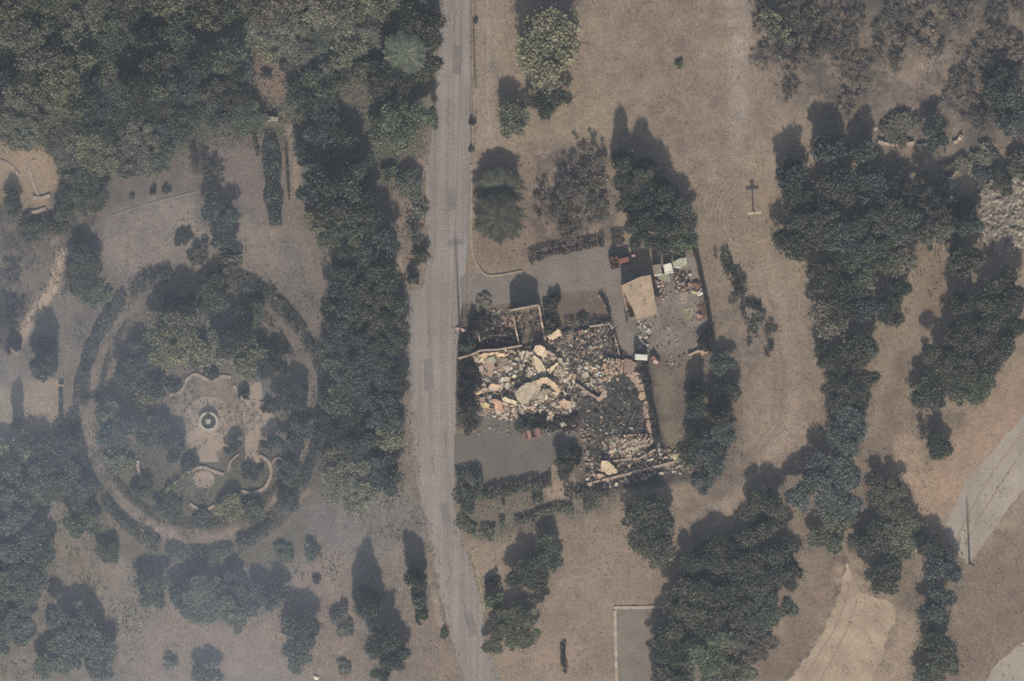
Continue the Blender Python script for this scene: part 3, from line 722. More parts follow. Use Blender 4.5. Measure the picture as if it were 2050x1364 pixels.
for a in [(2015, 600, 3.0, 6.4, 'round', 'dark', "topmost dark crown of the grove by the right edge"),
          (1985, 640, 3.2, 6.4, 'round', 'dark', "dark crown second from the top of the grove by the right edge"),
          (2030, 660, 2.2, 4.2, 'round', 'dark', "small crown touching the right edge of the photo, above the sandy slope"),
          (1945, 690, 3.6, 6.6, 'round', 'dark', "large crown in the upper middle of the right edge grove"),
          (1990, 720, 2.9, 5.0, 'round', 'dark', "crown on the lower right flank of the right edge grove"),
          (1900, 750, 3.6, 5.8, 'round', 'dark', "crown on the left flank of the right edge grove"),
          (1935, 785, 3.6, 5.0, 'round', 'green', "green edged crown at the bottom right of the right edge grove"),
          (1865, 795, 3.0, 4.4, 'round', 'dark', "crown at the bottom left of the right edge grove"),
          (1925, 625, 2.3, 6.2, 'round', 'dark', "crown hugging the lower right rim of the bare oval clearing")]:
    T(*a, group=er)
T(1870, 280, 2.3, 3.6, 'round', 'blue', "round dark tree standing on the thin stone wall of the east slope")
T(1882, 900, 2.3, 3.2, 'round', 'dark', "lone dark tree on the sandy slope beside the pale dirt road")
T(1850, 865, 1.6, 1.6, 'sparse', 'brown', "scrawny bare bush left of the lone dark tree on the sandy slope")
es = "trees in the lower right, between the track and the dirt road"
for a in [(1655, 990, 4.8, 5.4, 'round', 'blue', "large rounded bluish tree at centre right, above the diagonal track"),
          (1665, 1070, 3.4, 3.2, 'round', 'green', "low leafy tree tucked under the large rounded bluish tree"),
          (1785, 1015, 3.9, 3.8, 'round', 'dark', "upper tree of the dark trio left of the pole shadow on the dirt road"),
          (1740, 1095, 3.0, 3.8, 'round', 'dark', "middle left tree of the dark trio right of the diagonal track"),
          (1800, 1090, 3.4, 3.4, 'round', 'green', "greenish crown in the heart of the dark trees right of the diagonal track"),
          (1768, 1170, 3.1, 4.0, 'round', 'dark', "lowest round tree of the dark trio, just above the sandy arena"),
          (1862, 1105, 2.6, 3.6, 'round', 'dark', "dark tree left of the thin pole's foot"),
          (1885, 1150, 3.0, 4.4, 'round', 'blue', "bluish tree directly below left of the thin pole"),
          (1875, 1225, 2.8, 4.6, 'round', 'blue', "middle tree in the dark column right of the sandy arena"),
          (1868, 1300, 2.7, 4.6, 'round', 'dark', "dark tree in the column right of the sandy arena, third from its top"),
          (1870, 1352, 3.2, 3.0, 'round', 'green', "lowest leafy green tree in the column right of the sandy arena")]:
    T(*a, group=es)
sw = "trees of the big dark grove at the bottom, left of the arena"
for a in [(1530, 1055, 3.9, 5.4, 'round', 'dark', "topmost rounded tree of the bottom grove, pointing up at the field"),
          (1565, 1140, 3.4, 5.2, 'round', 'dark', "right shoulder tree of the bottom grove"),
          (1450, 1130, 3.8, 4.6, 'round', 'dark', "upper left tree of the bottom grove"),
          (1405, 1165, 3.8, 5.0, 'round', 'dark', "tree on the upper left slope of the bottom grove"),
          (1500, 1170, 4.2, 5.6, 'round', 'dark', "largest inner crown in the upper half of the bottom grove"),
          (1375, 1235, 4.0, 5.4, 'round', 'dark', "tree whose crown overhangs the top right of the concrete pad"),
          (1450, 1235, 4.4, 5.6, 'round', 'dark', "large crown in the very middle of the bottom grove"),
          (1530, 1230, 4.0, 5.0, 'round', 'green', "greener crown on the right side of the bottom grove"),
          (1355, 1305, 3.8, 4.8, 'round', 'dark', "tree covering the right part of the concrete pad"),
          (1425, 1310, 4.2, 5.0, 'round', 'green', "green tinted crown in the lower middle of the bottom grove"),
          (1500, 1300, 3.8, 4.4, 'round', 'brown', "brownish crown at the lower right of the bottom grove"),
          (1350, 1372, 3.4, 4.0, 'round', 'dark', "crown at the bottom edge of the photo, over the concrete pad"),
          (1450, 1370, 4.0, 3.8, 'round', 'green', "leafy green crown cut by the bottom edge, in the bottom grove")]:
    T(*a, group=sw)
T(1303, 1068, 4.7, 5.8, 'round', 'dark', "large dense dark tree south of the collapsed house")
T(1320, 1105, 2.4, 2.0, 'shrub', 'green', "low green bush at the foot of the large dense tree south of the house")
for a in [(1092, 1118, 2.9, 3.2, 'round', 'green', "round topped tree at the upper right of the small clump on the south lawn"),
          (1045, 1160, 2.9, 4.0, 'round', 'dark', "left hand tree of the small clump on the south lawn"),
          (1080, 1180, 2.3, 2.8, 'round', 'dark', "lower right tree of the small clump on the south lawn"),
          (1022, 1272, 3.6, 3.2, 'round', 'green', "big rounded bush between the road and the concrete pad"),
          (984, 1172, 1.3, 1.6, 'shrub', 'char', "small dark bush beside the road kerb, left of the south lawn clump"),
          (990, 1205, 1.6, 1.2, 'shrub', 'green', "low green bush just above the big rounded roadside bush"),
          (1050, 1222, 1.9, 1.2, 'shrub', 'olive', "olive bush touching the top of the big rounded roadside bush")]:
    T(*a, group="trees and bushes on the south lawn")
wall("dead_log", [(1131, 1285), (1129, 1310), (1130, 1330), (1133, 1350)], .35, .3, M['bark'], "dark fallen log lying on the dry ground left of the concrete pad", "log")
hedge("shrub", [(1128, 1288), (1126, 1310), (1132, 1345)], .8, .7, 'char', "thin dark bush along the fallen log left of the concrete pad", "shrub", dens=60)

# trees round the burnt plot
for a in [(1392, 800, 1.5, 3.4, 'column', 'dark', "narrow tree between the burnt house and the dry field, left of a taller one"),
          (1440, 830, 1.8, 4.4, 'column', 'dark', "tallest narrow tree east of the burnt house, beside the dry field"),
          (1425, 925, 3.0, 3.4, 'round', 'blue', "spreading low tree at the foot of the two narrow trees east of the house"),
          (1385, 920, 1.8, 2.2, 'shrub', 'dark', "dark bush right of the pale round mound at the house's south east corner"),
          (1448, 740, 1.9, 3.2, 'round', 'blue', "upper tree of the right hand row east of the burnt house"),
          (1455, 800, 2.1, 3.6, 'round', 'dark', "middle tree of the right hand row east of the burnt house"),
          (1398, 830, 1.6, 3.0, 'round', 'blue', "middle tree of the left hand row east of the burnt house"),
          (1388, 880, 1.8, 2.6, 'round', 'dark', "lower tree of the left hand row east of the burnt house"),
          (1452, 880, 2.2, 3.0, 'round', 'blue', "lower tree of the right hand row east of the burnt house"),
          (1395, 780, 1.5, 3.0, 'column', 'char', "scorched thin tree just below the pink wall slab of the gravel yard"),
          (1408, 970, 1.6, 1.6, 'shrub', 'blue', "dark bush standing alone on the slope south east of the ruin"),
          (1128, 945, 2.0, 3.4, 'round', 'dark', "dark oval tree at the east end of the parking court"),
          (1150, 915, 1.4, 2.0, 'shrub', 'char', "scorched bush right above the oval tree at the east end of the court"),
          (938, 842, 1.9, 2.6, 'round', 'dark', "round dark bush at the north west corner of the parking court"),
          (935, 792, 1.8, 2.6, 'round', 'char', "scorched bush between the roadside and the collapsed house, above the round one"),  # added bush, stands in for the shadow above the round bush
          (942, 745, 1.7, 2.0, 'shrub', 'char', "dark bush added for the shadow patch left of the collapsed house, below the roadside wall"),  # added bush, fills the upper part of that shadow
          (935, 700, 1.5, 2.2, 'shrub', 'dark', "dark bush by the road at the south west corner of the ruined garage"),
          (948, 655, 1.2, 2.4, 'shrub', 'char', "scorched bush on the west side of the ruined garage"),
          (965, 640, 1.4, 1.6, 'shrub', 'char', "low charred bush at the north west corner of the ruined garage"),
          (970, 605, 1.4, 0.9, 'shrub', 'grey', "thin grey weeds on the drive above the ruined garage"),
          (1100, 612, 1.3, 2.0, 'shrub', 'dark', "dark bush right of the standing gable wall"),
          (1112, 596, 1.0, 1.4, 'shrub', 'char', "small charred bush on the drive, upper right of the standing gable wall"),
          (1104, 640, 1.4, 1.6, 'shrub', 'char', "charred bush between the ruined garage and the half round bed"),
          (1100, 660, 1.3, 2.2, 'shrub', 'dark', "dark bush just above the cream block north of the collapsed house"),
          (1165, 640, .8, .9, 'shrub', 'dark', "small dark bush at the south side of the half round bed"),
          (1412, 686, 1.5, 1.9, 'shrub', 'char', "charred bush in the south east corner of the gravel yard")]:
    T(*a, group="bushes and trees round the burnt plot")
T(935, 248 , .8, .9, 'shrub', 'dark', "small dark bush on the right verge of the road, left of the round green tree") if False else None
T(945, 245, .6, .9, 'shrub', 'dark', "tiny dark bush on the right verge of the road, left of the round green tree")
T(943, 300, .5, .7, 'shrub', 'green', "tiny weed tuft at the road edge above the start of the kerb")
T(953, 42, .4, .7, 'shrub', 'dark', "tiny tuft on the right verge near the top edge of the photo")
hedge("hedge", [(1060, 522), (1100, 506), (1150, 498), (1200, 486), (1250, 480)], 1.0, 1.0, 'char', "scorched hedge along the north edge of the driveway", seed=4, gaps=.25)
hedge("hedge", [(1122, 646), (1160, 642), (1222, 648)], .6, .7, 'dark', "low dark hedge along the straight south side of the half round bed", seed=5, gaps=.3)
hedge("hedge", [(1203, 592), (1214, 612), (1221, 640)], .55, .9, 'char', "short charred hedge outside the curved wall of the half round bed", seed=6)
hedge("hedge", [(965, 992), (1020, 983), (1065, 972), (1104, 966)], 1.4, 1.1, 'dark', "dark hedge along the south side of the parking court", seed=7)
hedge("hedge", [(914, 962), (955, 955), (956, 1000)], 1.5, 1.3, 'blue', "corner hedge at the south west of the parking court, beside the road", seed=8)
hedge("hedge", [(915, 985), (935, 1000), (938, 1030)], 2.2, 1.0, 'blue', "broad dark planting between the road and the court's corner hedge", seed=9, gaps=.1)
hedge("hedge", [(918, 1040), (945, 1060), (990, 1068)], 1.8, .6, 'green', "low green planting beside the road, south of the court", seed=10, gaps=.3)
hedge("hedge", [(985, 1000), (1030, 1008), (1075, 1000), (1110, 992)], 1.2, .7, 'dark', "middle row of low planting south of the parking court", seed=12, gaps=.5)
hedge("hedge", [(1000, 1050), (1060, 1040), (1100, 1022), (1150, 1018), (1200, 1005)], 1.3, .7, 'green', "southern row of low bushes bordering the dry lawn", seed=13, gaps=.45)
hedge("hedge", [(1130, 985), (1170, 990), (1220, 985)], 1.4, 1.0, 'dark', "short dark hedge below the burnt boundary wall, south of the ruin", seed=14, gaps=.2)
hedge("hedge", [(1378, 978), (1400, 955), (1420, 935)], 1.2, .8, 'blue', "short slanting hedge on the slope south east of the ruin", seed=15, gaps=.2)
hedge("hedge", [(1290, 722), (1298, 780), (1306, 830), (1316, 885)], .9, 1.1, 'char', "long charred hedge right of the curved pink walk", seed=16)
hedge("hedge", [(1450, 505), (1458, 535), (1466, 560)], 1.3, .8, 'dark', "dark burnt bushes in the field, upper end of the broken row right of the yard", "shrub row", "broken row of burnt bushes in the field", seed=17, gaps=.2)
hedge("hedge", [(1472, 560), (1482, 590), (1490, 615)], 1.3, .6, 'char', "sparse burnt bushes in the middle of the broken row right of the yard", "shrub row", "broken row of burnt bushes in the field", seed=18, gaps=.45)
hedge("hedge", [(1492, 632), (1510, 650), (1535, 672)], 1.4, .5, 'grey', "grey burnt weeds at the lower end of the broken row right of the yard", "shrub row", "broken row of burnt bushes in the field", seed=19, gaps=.4)
T(1520, 612, .5, .8, 'shrub', 'char', "tiny dark bush alone in the field right of the broken burnt row")
rs = random.Random(77)
for k in range(26):
    t_ = rs.random(); T(1452 + 80 * t_ + rs.uniform(-26, 30), 515 + 190 * t_ + rs.uniform(-22, 22), rs.uniform(.3, .95), rs.uniform(.4, 1.1), rs.choice(['sparse', 'shrub', 'sparse']), rs.choice(['char', 'dark', 'char', 'grey']),
      "small charred bush scattered along the broken burnt row in the field", "small charred bushes of the broken row")
T(1360, 130, .8, .7, 'shrub', 'green', "tiny green bush alone in the open dry field near the top")
T(1582, 185, 1.6, 1.6, 'sparse', 'brown', "small bare bush at the lower left tip of the scrub, above the tall spires")

# upper right scrub: each bush by itself
gsc = "scrub bushes on the upper right slope"
for a in [(1555, 55, 3.4, 4.6, 'sparse', 'olive', "tall half bare scrub tree at the left edge of the upper right slope"),
          (1600, 30, 3.2, 4.2, 'sparse', 'green', "half bare scrub tree at the top edge, second from the left on the slope"),
          (1625, 95, 3.0, 3.6, 'sparse', 'dark', "half bare scrub tree lower on the left side of the upper right slope"),
          (1575, 110, 2.8, 3.2, 'sparse', 'brown', "brown half bare tree at the lower left of the upper right slope"),
          (2012, 195, 3.4, 4.6, 'round', 'blue', "dark tree touching the right edge near the top right corner"),
          (2035, 260, 2.8, 3.6, 'round', 'blue', "dark tree at the right edge below another one, near the top right"),
          (1975, 240, 2.2, 2.6, 'sparse', 'blue', "half bare tree left of the two dark trees near the top right"),
          (2005, 365, 2.0, 2.2, 'round', 'dark', "small dark tree just above the rubble heap at the right edge"),
          (1965, 350, 1.6, 1.8, 'shrub', 'blue', "small bush upper left of the rubble heap at the right edge"),
          (2040, 340, 2.2, 2.4, 'shrub', 'grey', "grey bush at the right edge, above the rubble heap")]:
    T(*a, group=gsc)
rs = random.Random(5)
pts_ = []
while len(pts_) < 38:
    x, y = rs.uniform(1520, 2050), rs.uniform(0, 240)
    if x < 1680 and y > 130: continue
    if 1740 < x < 1910 and y > 130: continue
    if all(math.hypot(x - a, y - b) > 34 for a, b in pts_): pts_.append((x, y))
for x, y in pts_:
    T(x, y, rs.uniform(1.5, 3.0), rs.uniform(.9, 2.0), 'sparse', rs.choice(['scrub', 'scrub', 'scrub', 'brown', 'grey']),
      "low grey brown scrub bush on the dry slope in the top right of the photo", "low scrub bushes on the top right slope")
for x, y, r_, lb in ((1790, 262, 2.4, "flat grey bush above the left rough stone wall on the east slope"), (1815, 245, 2.0, "flat grey bush left of the round dark tree on the east slope"),
                     (1930, 330, 1.8, "grey bush between the round dark tree and the small dark tree, east slope"), (1975, 310, 2.0, "broad grey bush below the top right dark trees"),
                     (1900, 340, 1.5, "thin brown bush right of the thin stone wall's end")):
    T(x, y, r_, 1.3, 'shrub', 'grey', lb, gsc)

# ------------------------------------------------------------------ west side trees
T(812, 108, 3.5, 5.6, 'palm', 'green', "palm tree with pale sunlit fronds at the edge of the wood, left of the road")
for a in [(812, 255, 4.0, 6.6, 'round', 'green', "large leafy green tree overhanging the left edge of the road below the palm"),
          (780, 285, 3.2, 4.6, 'round', 'green', "leafy green tree left of the one overhanging the road"),
          (790, 175, 3.6, 6.4, 'round', 'dark', "dark tree just below the palm, left of the road"),
          (845, 70, 3.4, 6.6, 'round', 'dark', "dark tree overhanging the left edge of the road near the top"),
          (850, 150, 2.8, 4.6, 'round', 'dark', "dark tree right of the palm, over the road edge"),
          (775, 350, 1.4, 1.6, 'shrub', 'green', "small bush below the leafy trees, at the top of the roadside strip"),
          (820, 385, 2.5, 2.8, 'round', 'olive', "round olive bush alone on the roadside strip"),
          (838, 425, 1.5, 1.6, 'shrub', 'olive', "small bush below the round olive one on the roadside strip"),
          (832, 470, 1.8, 2.0, 'sparse', 'grey', "thin pale flowered bush in the middle of the roadside strip"),
          (838, 515, 1.5, 2.6, 'shrub', 'dark', "upper dark bush at the tapering end of the roadside strip"),
          (828, 560, 1.2, 2.4, 'shrub', 'dark', "lowest dark bush at the very tip of the roadside strip")]:
    T(*a, group="trees and bushes left of the road, upper part")
gd = "tall dark trees in the belt left of the road"
BELT = [(632, 395, 3.4, 9.0), (672, 420, 3.4, 9.4), (700, 395, 3.0, 8.8), (640, 300, 2.8, 5.5), (735, 445, 2.9, 7.5), (690, 480, 3.6, 7.4), (752, 505, 3.2, 6.4),
        (700, 545, 3.6, 6.4), (765, 565, 3.2, 6.2), (690, 615, 3.4, 6.4), (745, 630, 3.6, 6.4), (785, 625, 2.4, 4.6), (700, 690, 3.8, 6.0), (770, 700, 3.6, 5.6),
        (675, 745, 2.8, 4.6), (735, 765, 3.8, 5.6), (790, 770, 2.7, 5.0), (690, 815, 3.4, 5.2), (760, 835, 3.8, 5.4), (700, 880, 3.5, 5.0), (785, 880, 2.9, 4.6),
        (740, 925, 3.6, 4.6), (680, 950, 3.0, 4.2), (715, 990, 3.5, 3.8), (775, 965, 3.0, 3.8), (665, 880, 2.6, 4.4)]
bl = {3: "dark tree at the north end of the roadside belt, just below the wood"}
for i, (x, y, r_, h_) in enumerate(BELT):
    cl = ['blue', 'dark', 'green'][(i * 7) % 3] if i not in (22, 23, 20) else 'lime'
    T(x, y, r_, h_, 'round', cl, bl.get(i, "tall dark green tree in the continuous belt left of the road") if cl != 'lime' else
      {22: "yellow green tree low in the dark belt, at its south west edge", 23: "yellow green tree at the southern tip of the dark belt", 20: "yellow green tree low in the dark belt, nearest the road"}[i], gd)
T(690, 300, 3.0, 4.6, 'round', 'dark', "dark tree in the upper belt, beside the leafy green trees over the road")
T(625, 330, 2.6, 4.2, 'round', 'blue', "bluish tree in the upper belt, on its left edge beside the avenue")
T(670, 350, 3.0, 4.6, 'round', 'dark', "dark tree in the very middle of the upper belt")
T(725, 360, 2.6, 4.0, 'round', 'blue', "bluish tree on the right edge of the upper belt")
T(650, 240, 2.8, 4.2, 'round', 'blue', "bluish tree at the northern tip of the belt, beside the hedge avenue")
T(598, 205, 2.6, 4.6, 'round', 'dark', "dark tree right of the white arch")
T(640, 190, 3.0, 4.8, 'round', 'green', "green tree between the clearing in the wood and the top of the belt")
T(630, 440, 2.0, 2.0, 'shrub', 'lime', "light green bush at the left foot of the belt, near the avenue's lower end")

# the wood at the top left
rs = random.Random(21); wood = []
CLEAR = [(470, 115), (500, 95), (600, 110), (610, 190), (560, 260), (505, 260), (480, 190)]
SAND = [(-60, 285), (60, 285), (132, 318), (132, 430), (-60, 430)]
def inside(x, y, poly):
    c = False
    for k in range(len(poly)):
        (x0, y0), (x1, y1) = poly[k], poly[(k + 1) % len(poly)]
        if (y0 > y) != (y1 > y) and x < (x1 - x0) * (y - y0) / (y1 - y0) + x0: c = not c
    return c
tries = 0
while len(wood) < 175 and tries < 9000:
    tries += 1
    x, y = rs.uniform(-20, 850), rs.uniform(-30, 330)
    low = 330 if 130 < x < 330 else 270 if x < 400 else 235 if x < 500 else 160
    if y > low or inside(x, y, CLEAR) or inside(x, y, SAND) or (x > 740 and y > 20) : continue
    if all(math.hypot(x - a, y - b) > 34 for a, b in wood): wood.append((x, y))
for x, y in wood:
    edge = y > 200 or (x > 480 and y > 60)
    h_ = rs.choice([3.0, 3.6, 4.4, 6.0, 7.4]) * rs.uniform(.9, 1.1) if not edge else rs.uniform(2.4, 4.2)
    T(x, y, rs.uniform(2.4, 3.9), h_, 'round', rs.choice(['dark', 'blue', 'dark', 'green'] if (150 < y < 262 and x > 150) or fbm(np.array([x]), np.array([y]), 130, 91, 2)[0] > .22 else ['grey', 'olive', 'lime', 'grey', 'olive'] if x > 480 else ['olive', 'green', 'olive', 'grey', 'lime']),
      "olive green broadleaf tree in the dense wood filling the top left", "trees of the dense wood at the top left")
for x, y, lb in ((548, 118, "tiny round bush at the left of the pinkish clearing in the wood"), (566, 132, "tiny round bush at the right of the pinkish clearing in the wood"),
                 (534, 150, "tiny dark bush low in the pinkish clearing, above the white arch")):
    T(x, y, .8, 1.0, 'shrub', 'dark', lb, "tiny bushes in the wood clearing")

# hedge avenue with its arch
hedge("hedge", [(541, 285), (545, 330), (548, 400), (552, 452)], 2.3, 1.2, 'blue', "straight tall hedge forming the middle of the avenue below the white arch", seed=31)
hedge("hedge", [(505, 240), (510, 280), (517, 312)], .7, .8, 'dark', "thin low hedge left of the avenue, beside the white arch", seed=32, gaps=.2)
hedge("hedge", [(573, 295), (576, 345), (580, 400)], .35, .7, 'dark', "thin low hedge line right of the avenue", seed=33, gaps=.3)

# lone trees and beds, upper left
for a in [(160, 402, 3.8, 3.4, 'round', 'dark', "large round dark tree right of the sandy corner"),
          (27, 405, 2.0, 2.0, 'round', 'dark', "smaller round dark tree below the curved wall at the left edge"),
          (60, 455, 2.6, 1.6, 'shrub', 'dark', "dark spreading scrub below the sandy corner, left of the round tree"),
          (110, 450, 2.2, 1.6, 'shrub', 'dark', "dark spreading scrub directly below the round tree by the sandy corner"),
          (440, 440, 3.1, 4.2, 'round', 'blue', "hazy blue green tree on the pale clearing left of the avenue"),
          (450, 480, 2.2, 2.6, 'round', 'blue', "hazy tree just below the one left of the avenue"),
          (460, 520, 2.4, 2.2, 'shrub', 'grey', "pinkish grey bush mass at the north rim of the ring hedge"),
          (400, 510, 1.8, 1.6, 'shrub', 'grey', "grey bush at the north rim of the ring hedge, left of the pinkish one"),
          (395, 330, 2.0, 2.0, 'sparse', 'grey', "wispy tree between the wood and the pale clearing"),
          (430, 350, 1.8, 2.0, 'sparse', 'grey', "thin tree with whitish twigs above the hazy blue green tree"),
          (366, 476, 1.5, .8, 'shrub', 'dark', "flat dark bush on the pale clearing above the ring hedge"),
          (307, 383, .6, .8, 'shrub', 'char', "left one of two small dark bushes on the slanting retaining wall"),
          (332, 380, .7, .8, 'shrub', 'dark', "right one of two small dark bushes on the slanting retaining wall"),
          (265, 394, .5, .6, 'shrub', 'green', "tiny bush at the left part of the slanting retaining wall"),
          (165, 560, 3.9, 4.0, 'round', 'dark', "broad dark tree right of the slanting pale path at the left"),
          (190, 590, 2.2, 1.4, 'shrub', 'green', "low green bush below the broad dark tree, outside the ring hedge"),
          (90, 735, 2.2, 5.0, 'column', 'dark', "tall narrow dark tree between the slanting path and the ring hedge"),
          (96, 690, 1.6, 2.6, 'shrub', 'dark', "dark bush above the tall narrow tree at the left"),
          (35, 850, 1.0, 4.2, 'column', 'dark', "slim dark cypress between two tan lawns at the left edge"),
          (30, 690, 1.4, 1.2, 'shrub', 'char', "scorched bush at the lower end of the slanting pale path"),
          (20, 560, 2.4, 1.6, 'sparse', 'brown', "brown scrub at the left edge, west of the slanting path"),
          (20, 640, 2.6, 1.8, 'sparse', 'char', "blackened scrub at the left edge, beside the slanting path")]:
    T(*a, group="trees and bushes at the left of the photo")

# ring of hedge round the garden and the planting inside it
hr = "arcs of the ring hedge"
def arc(cx, cy, rx, ry, a0, a1, n=12):
    return [(cx + rx * math.cos(math.radians(a0 + (a1 - a0) * k / n)), cy + ry * math.sin(math.radians(a0 + (a1 - a0) * k / n))) for k in range(n + 1)]
RING = [(arc(400, 815, 238, 275, 180, 218), 1.8, .9, .05, "west north west arc of the ring hedge"), (arc(400, 815, 238, 275, 218, 256), 1.6, 1.2, .05, "north north west arc of the ring hedge"),
        (arc(400, 818, 245, 268, 278, 306), 2.3, .9, .1, "north north east arc of the ring hedge, the widest one"), (arc(400, 818, 250, 266, 306, 334), 1.9, .8, .18, "north east arc of the ring hedge, beside bare ground"),
        (arc(400, 815, 252, 290, 336, 368), 1.7, .9, .06, "east arc of the ring hedge, beside the dark tree belt"), (arc(398, 805, 246, 305, 8, 40), 1.5, 1.0, .06, "east south east arc of the ring hedge"),
        (arc(398, 805, 246, 305, 40, 72), 1.7, 1.1, .06, "south east arc of the ring hedge, above the tan bank"), (arc(398, 805, 246, 305, 74, 106), 1.5, .8, .06, "southernmost arc of the ring hedge"),
        (arc(398, 805, 248, 305, 108, 140), 1.6, 1.0, .06, "south west arc of the ring hedge"), (arc(398, 805, 250, 305, 142, 176), 1.5, .9, .06, "west south west arc of the ring hedge")]
for i_, (pts, w_, h_, gp, lb) in enumerate(RING):
    hedge("hedge", pts, w_, h_, 'blue', lb + " round the fountain garden" if "beside" not in lb and "above" not in lb and "widest" not in lb else lb, "ring hedge", hr, seed=41 + i_, gaps=gp, sz=.14)
INNER = [(arc(400, 808, 214, 246, 30, 66), "thin inner hedge inside the ring's south east side"), (arc(400, 808, 214, 246, 72, 108), "thin inner hedge inside the ring's south side"),
         (arc(400, 808, 214, 250, 112, 150), "thin inner hedge inside the ring's south west side"), (arc(400, 815, 200, 232, 186, 222), "thin inner hedge inside the ring's north west side"),
         (arc(400, 815, 205, 230, 300, 335), "thin inner hedge inside the ring's north east side")]
for i_, (pts, lb) in enumerate(INNER):
    hedge("hedge", pts, .75, .7, 'dark', lb, "ring hedge", "thin inner hedges of the ring", seed=81 + i_, gaps=.12, sz=.12)
hedge("hedge", [(122, 775), (123, 815), (122, 858)], .5, 1.0, 'dark', "thin straight hedge on the right side of the tan lawn at the left", "hedge", seed=47)
hedge("hedge", [(196, 795), (172, 797), (160, 799)], .5, .7, 'char', "short charred hedge row on the left rim of the ring", "hedge", seed=48)
for a in [(352, 680, 3.6, 6.8, 'round', 'lime', "tall yellow green tree with a long dark shadow, upper left in the garden ring"),
          (330, 712, 2.8, 2.4, 'round', 'lime', "yellow green spreading shrub left of the wavy garden wall"),
          (385, 708, 3.0, 2.5, 'round', 'lime', "yellow green spreading shrub directly above the wavy garden wall"),
          (445, 700, 2.8, 3.8, 'round', 'olive', "olive tree right above the wavy wall's last curve"),
          (500, 728, 3.1, 3.8, 'round', 'lime', "yellow green tree at the top of the pale side path"),
          (470, 690, 2.6, 5.4, 'round', 'dark', "dark tree north of the side path, behind yellow green ones"),
          (545, 745, 2.6, 3.6, 'round', 'dark', "dark tree right of the top of the side path"),
          (280, 735, 2.7, 3.4, 'round', 'blue', "dark tree left of the yellow green spreading shrub in the ring"),
          (250, 760, 2.4, 2.6, 'round', 'green', "green tree at the upper left of the ring, beside bare soil"),
          (430, 590, 3.2, 2.4, 'round', 'green', "green patch tree inside the ring's northern hedge"),
          (360, 600, 2.4, 2.6, 'round', 'blue', "dark tree inside the northern hedge, left of the green one"),
          (500, 640, 2.4, 3.0, 'round', 'green', "dark tree inside the north east arc of the ring"),
          (285, 800, 2.4, 1.6, 'shrub', 'yellow', "pale yellowish bush west of the fountain"),
          (315, 775, 1.9, 2.2, 'round', 'blue', "dark tree at the left foot of the wavy wall"),
          (235, 880, 3.2, 4.2, 'round', 'blue', "large dark tree in the western part of the ring"),
          (305, 875, 2.7, 3.2, 'round', 'blue', "large dark tree between the ring's west side and the fountain"),
          (345, 905, 2.2, 3.2, 'round', 'blue', "dark hazy tree south west of the fountain, nearest to it"),
          (215, 830, 2.2, 2.6, 'round', 'olive', "dark tree at the west rim inside the ring"),
          (238, 925, 2.0, 1.4, 'shrub', 'lime', "yellow green shrub below the large dark trees in the west of the ring"),
          (285, 985, 1.9, 1.4, 'round', 'green', "green shrub outside the quarter circle wall"),
          (335, 1015, 2.2, 1.6, 'round', 'green', "green shrub left of the shallow bowl shaped wall"),
          (345, 985, 1.6, 1.2, 'shrub', 'lime', "yellow green shrub right of the quarter circle wall"),
          (462, 1020, 2.4, 1.7, 'round', 'lime', "yellow green shrub right of the shallow bowl shaped wall"),
          (505, 1030, 2.2, 1.5, 'round', 'green', "green shrub below the longest crescent wall"),
          (405, 1040, 1.7, 1.0, 'shrub', 'blue', "dark shrub below the shallow bowl shaped wall"),
          (378, 930, 1.4, 1.4, 'shrub', 'blue', "dark shrub between the fountain path and the arched wall"),
          (468, 895, 1.4, 1.6, 'round', 'blue', "dark tree between the fountain path and the crescent wall"),
          (500, 950, 1.4, 1.0, 'shrub', 'blue', "dark shrub growing inside the crescent wall"),
          (520, 940, .8, .8, 'shrub', 'blue', "small dark shrub inside the crescent wall, by the path's end"),
          (545, 885, 1.6, 2.0, 'round', 'blue', "dark tree on the right side of the side path's bulge"),
          (595, 885, 2.5, 3.2, 'round', 'blue', "large dark tree in the eastern part of the ring"),
          (580, 945, 2.2, 1.8, 'round', 'green', "green shrub right of the crescent wall"),
          (575, 1000, 1.8, 1.5, 'round', 'blue', "dark tree right below the crescent wall, at the bare soil"),
          (570, 800, 2.2, 2.4, 'round', 'blue', "dark tree above right of the side path's bulge"),
          (595, 790, 2.2, 2.6, 'round', 'dark', "dark tree beside the east arc of the ring"),
          (490, 790, .9, 1.6, 'shrub', 'dark', "small dark shrub squeezed between a pinkish wall and the top of the side path"),
          (350, 775, 1.2, 1.1, 'shrub', 'dark', "small dark shrub in the first hollow of the wavy wall"),
          (425, 750, 1.1, 1.0, 'shrub', 'dark', "small dark shrub in the middle hollow of the wavy wall"),
          (535, 815, 1.1, 1.4, 'shrub', 'dark', "small dark shrub right of the stub wall"),
          (600, 825, 1.4, 1.2, 'shrub', 'yellow', "pale yellowish bush right of the side path's bulge")]:
    T(*a, group="trees and shrubs inside the ring hedge")

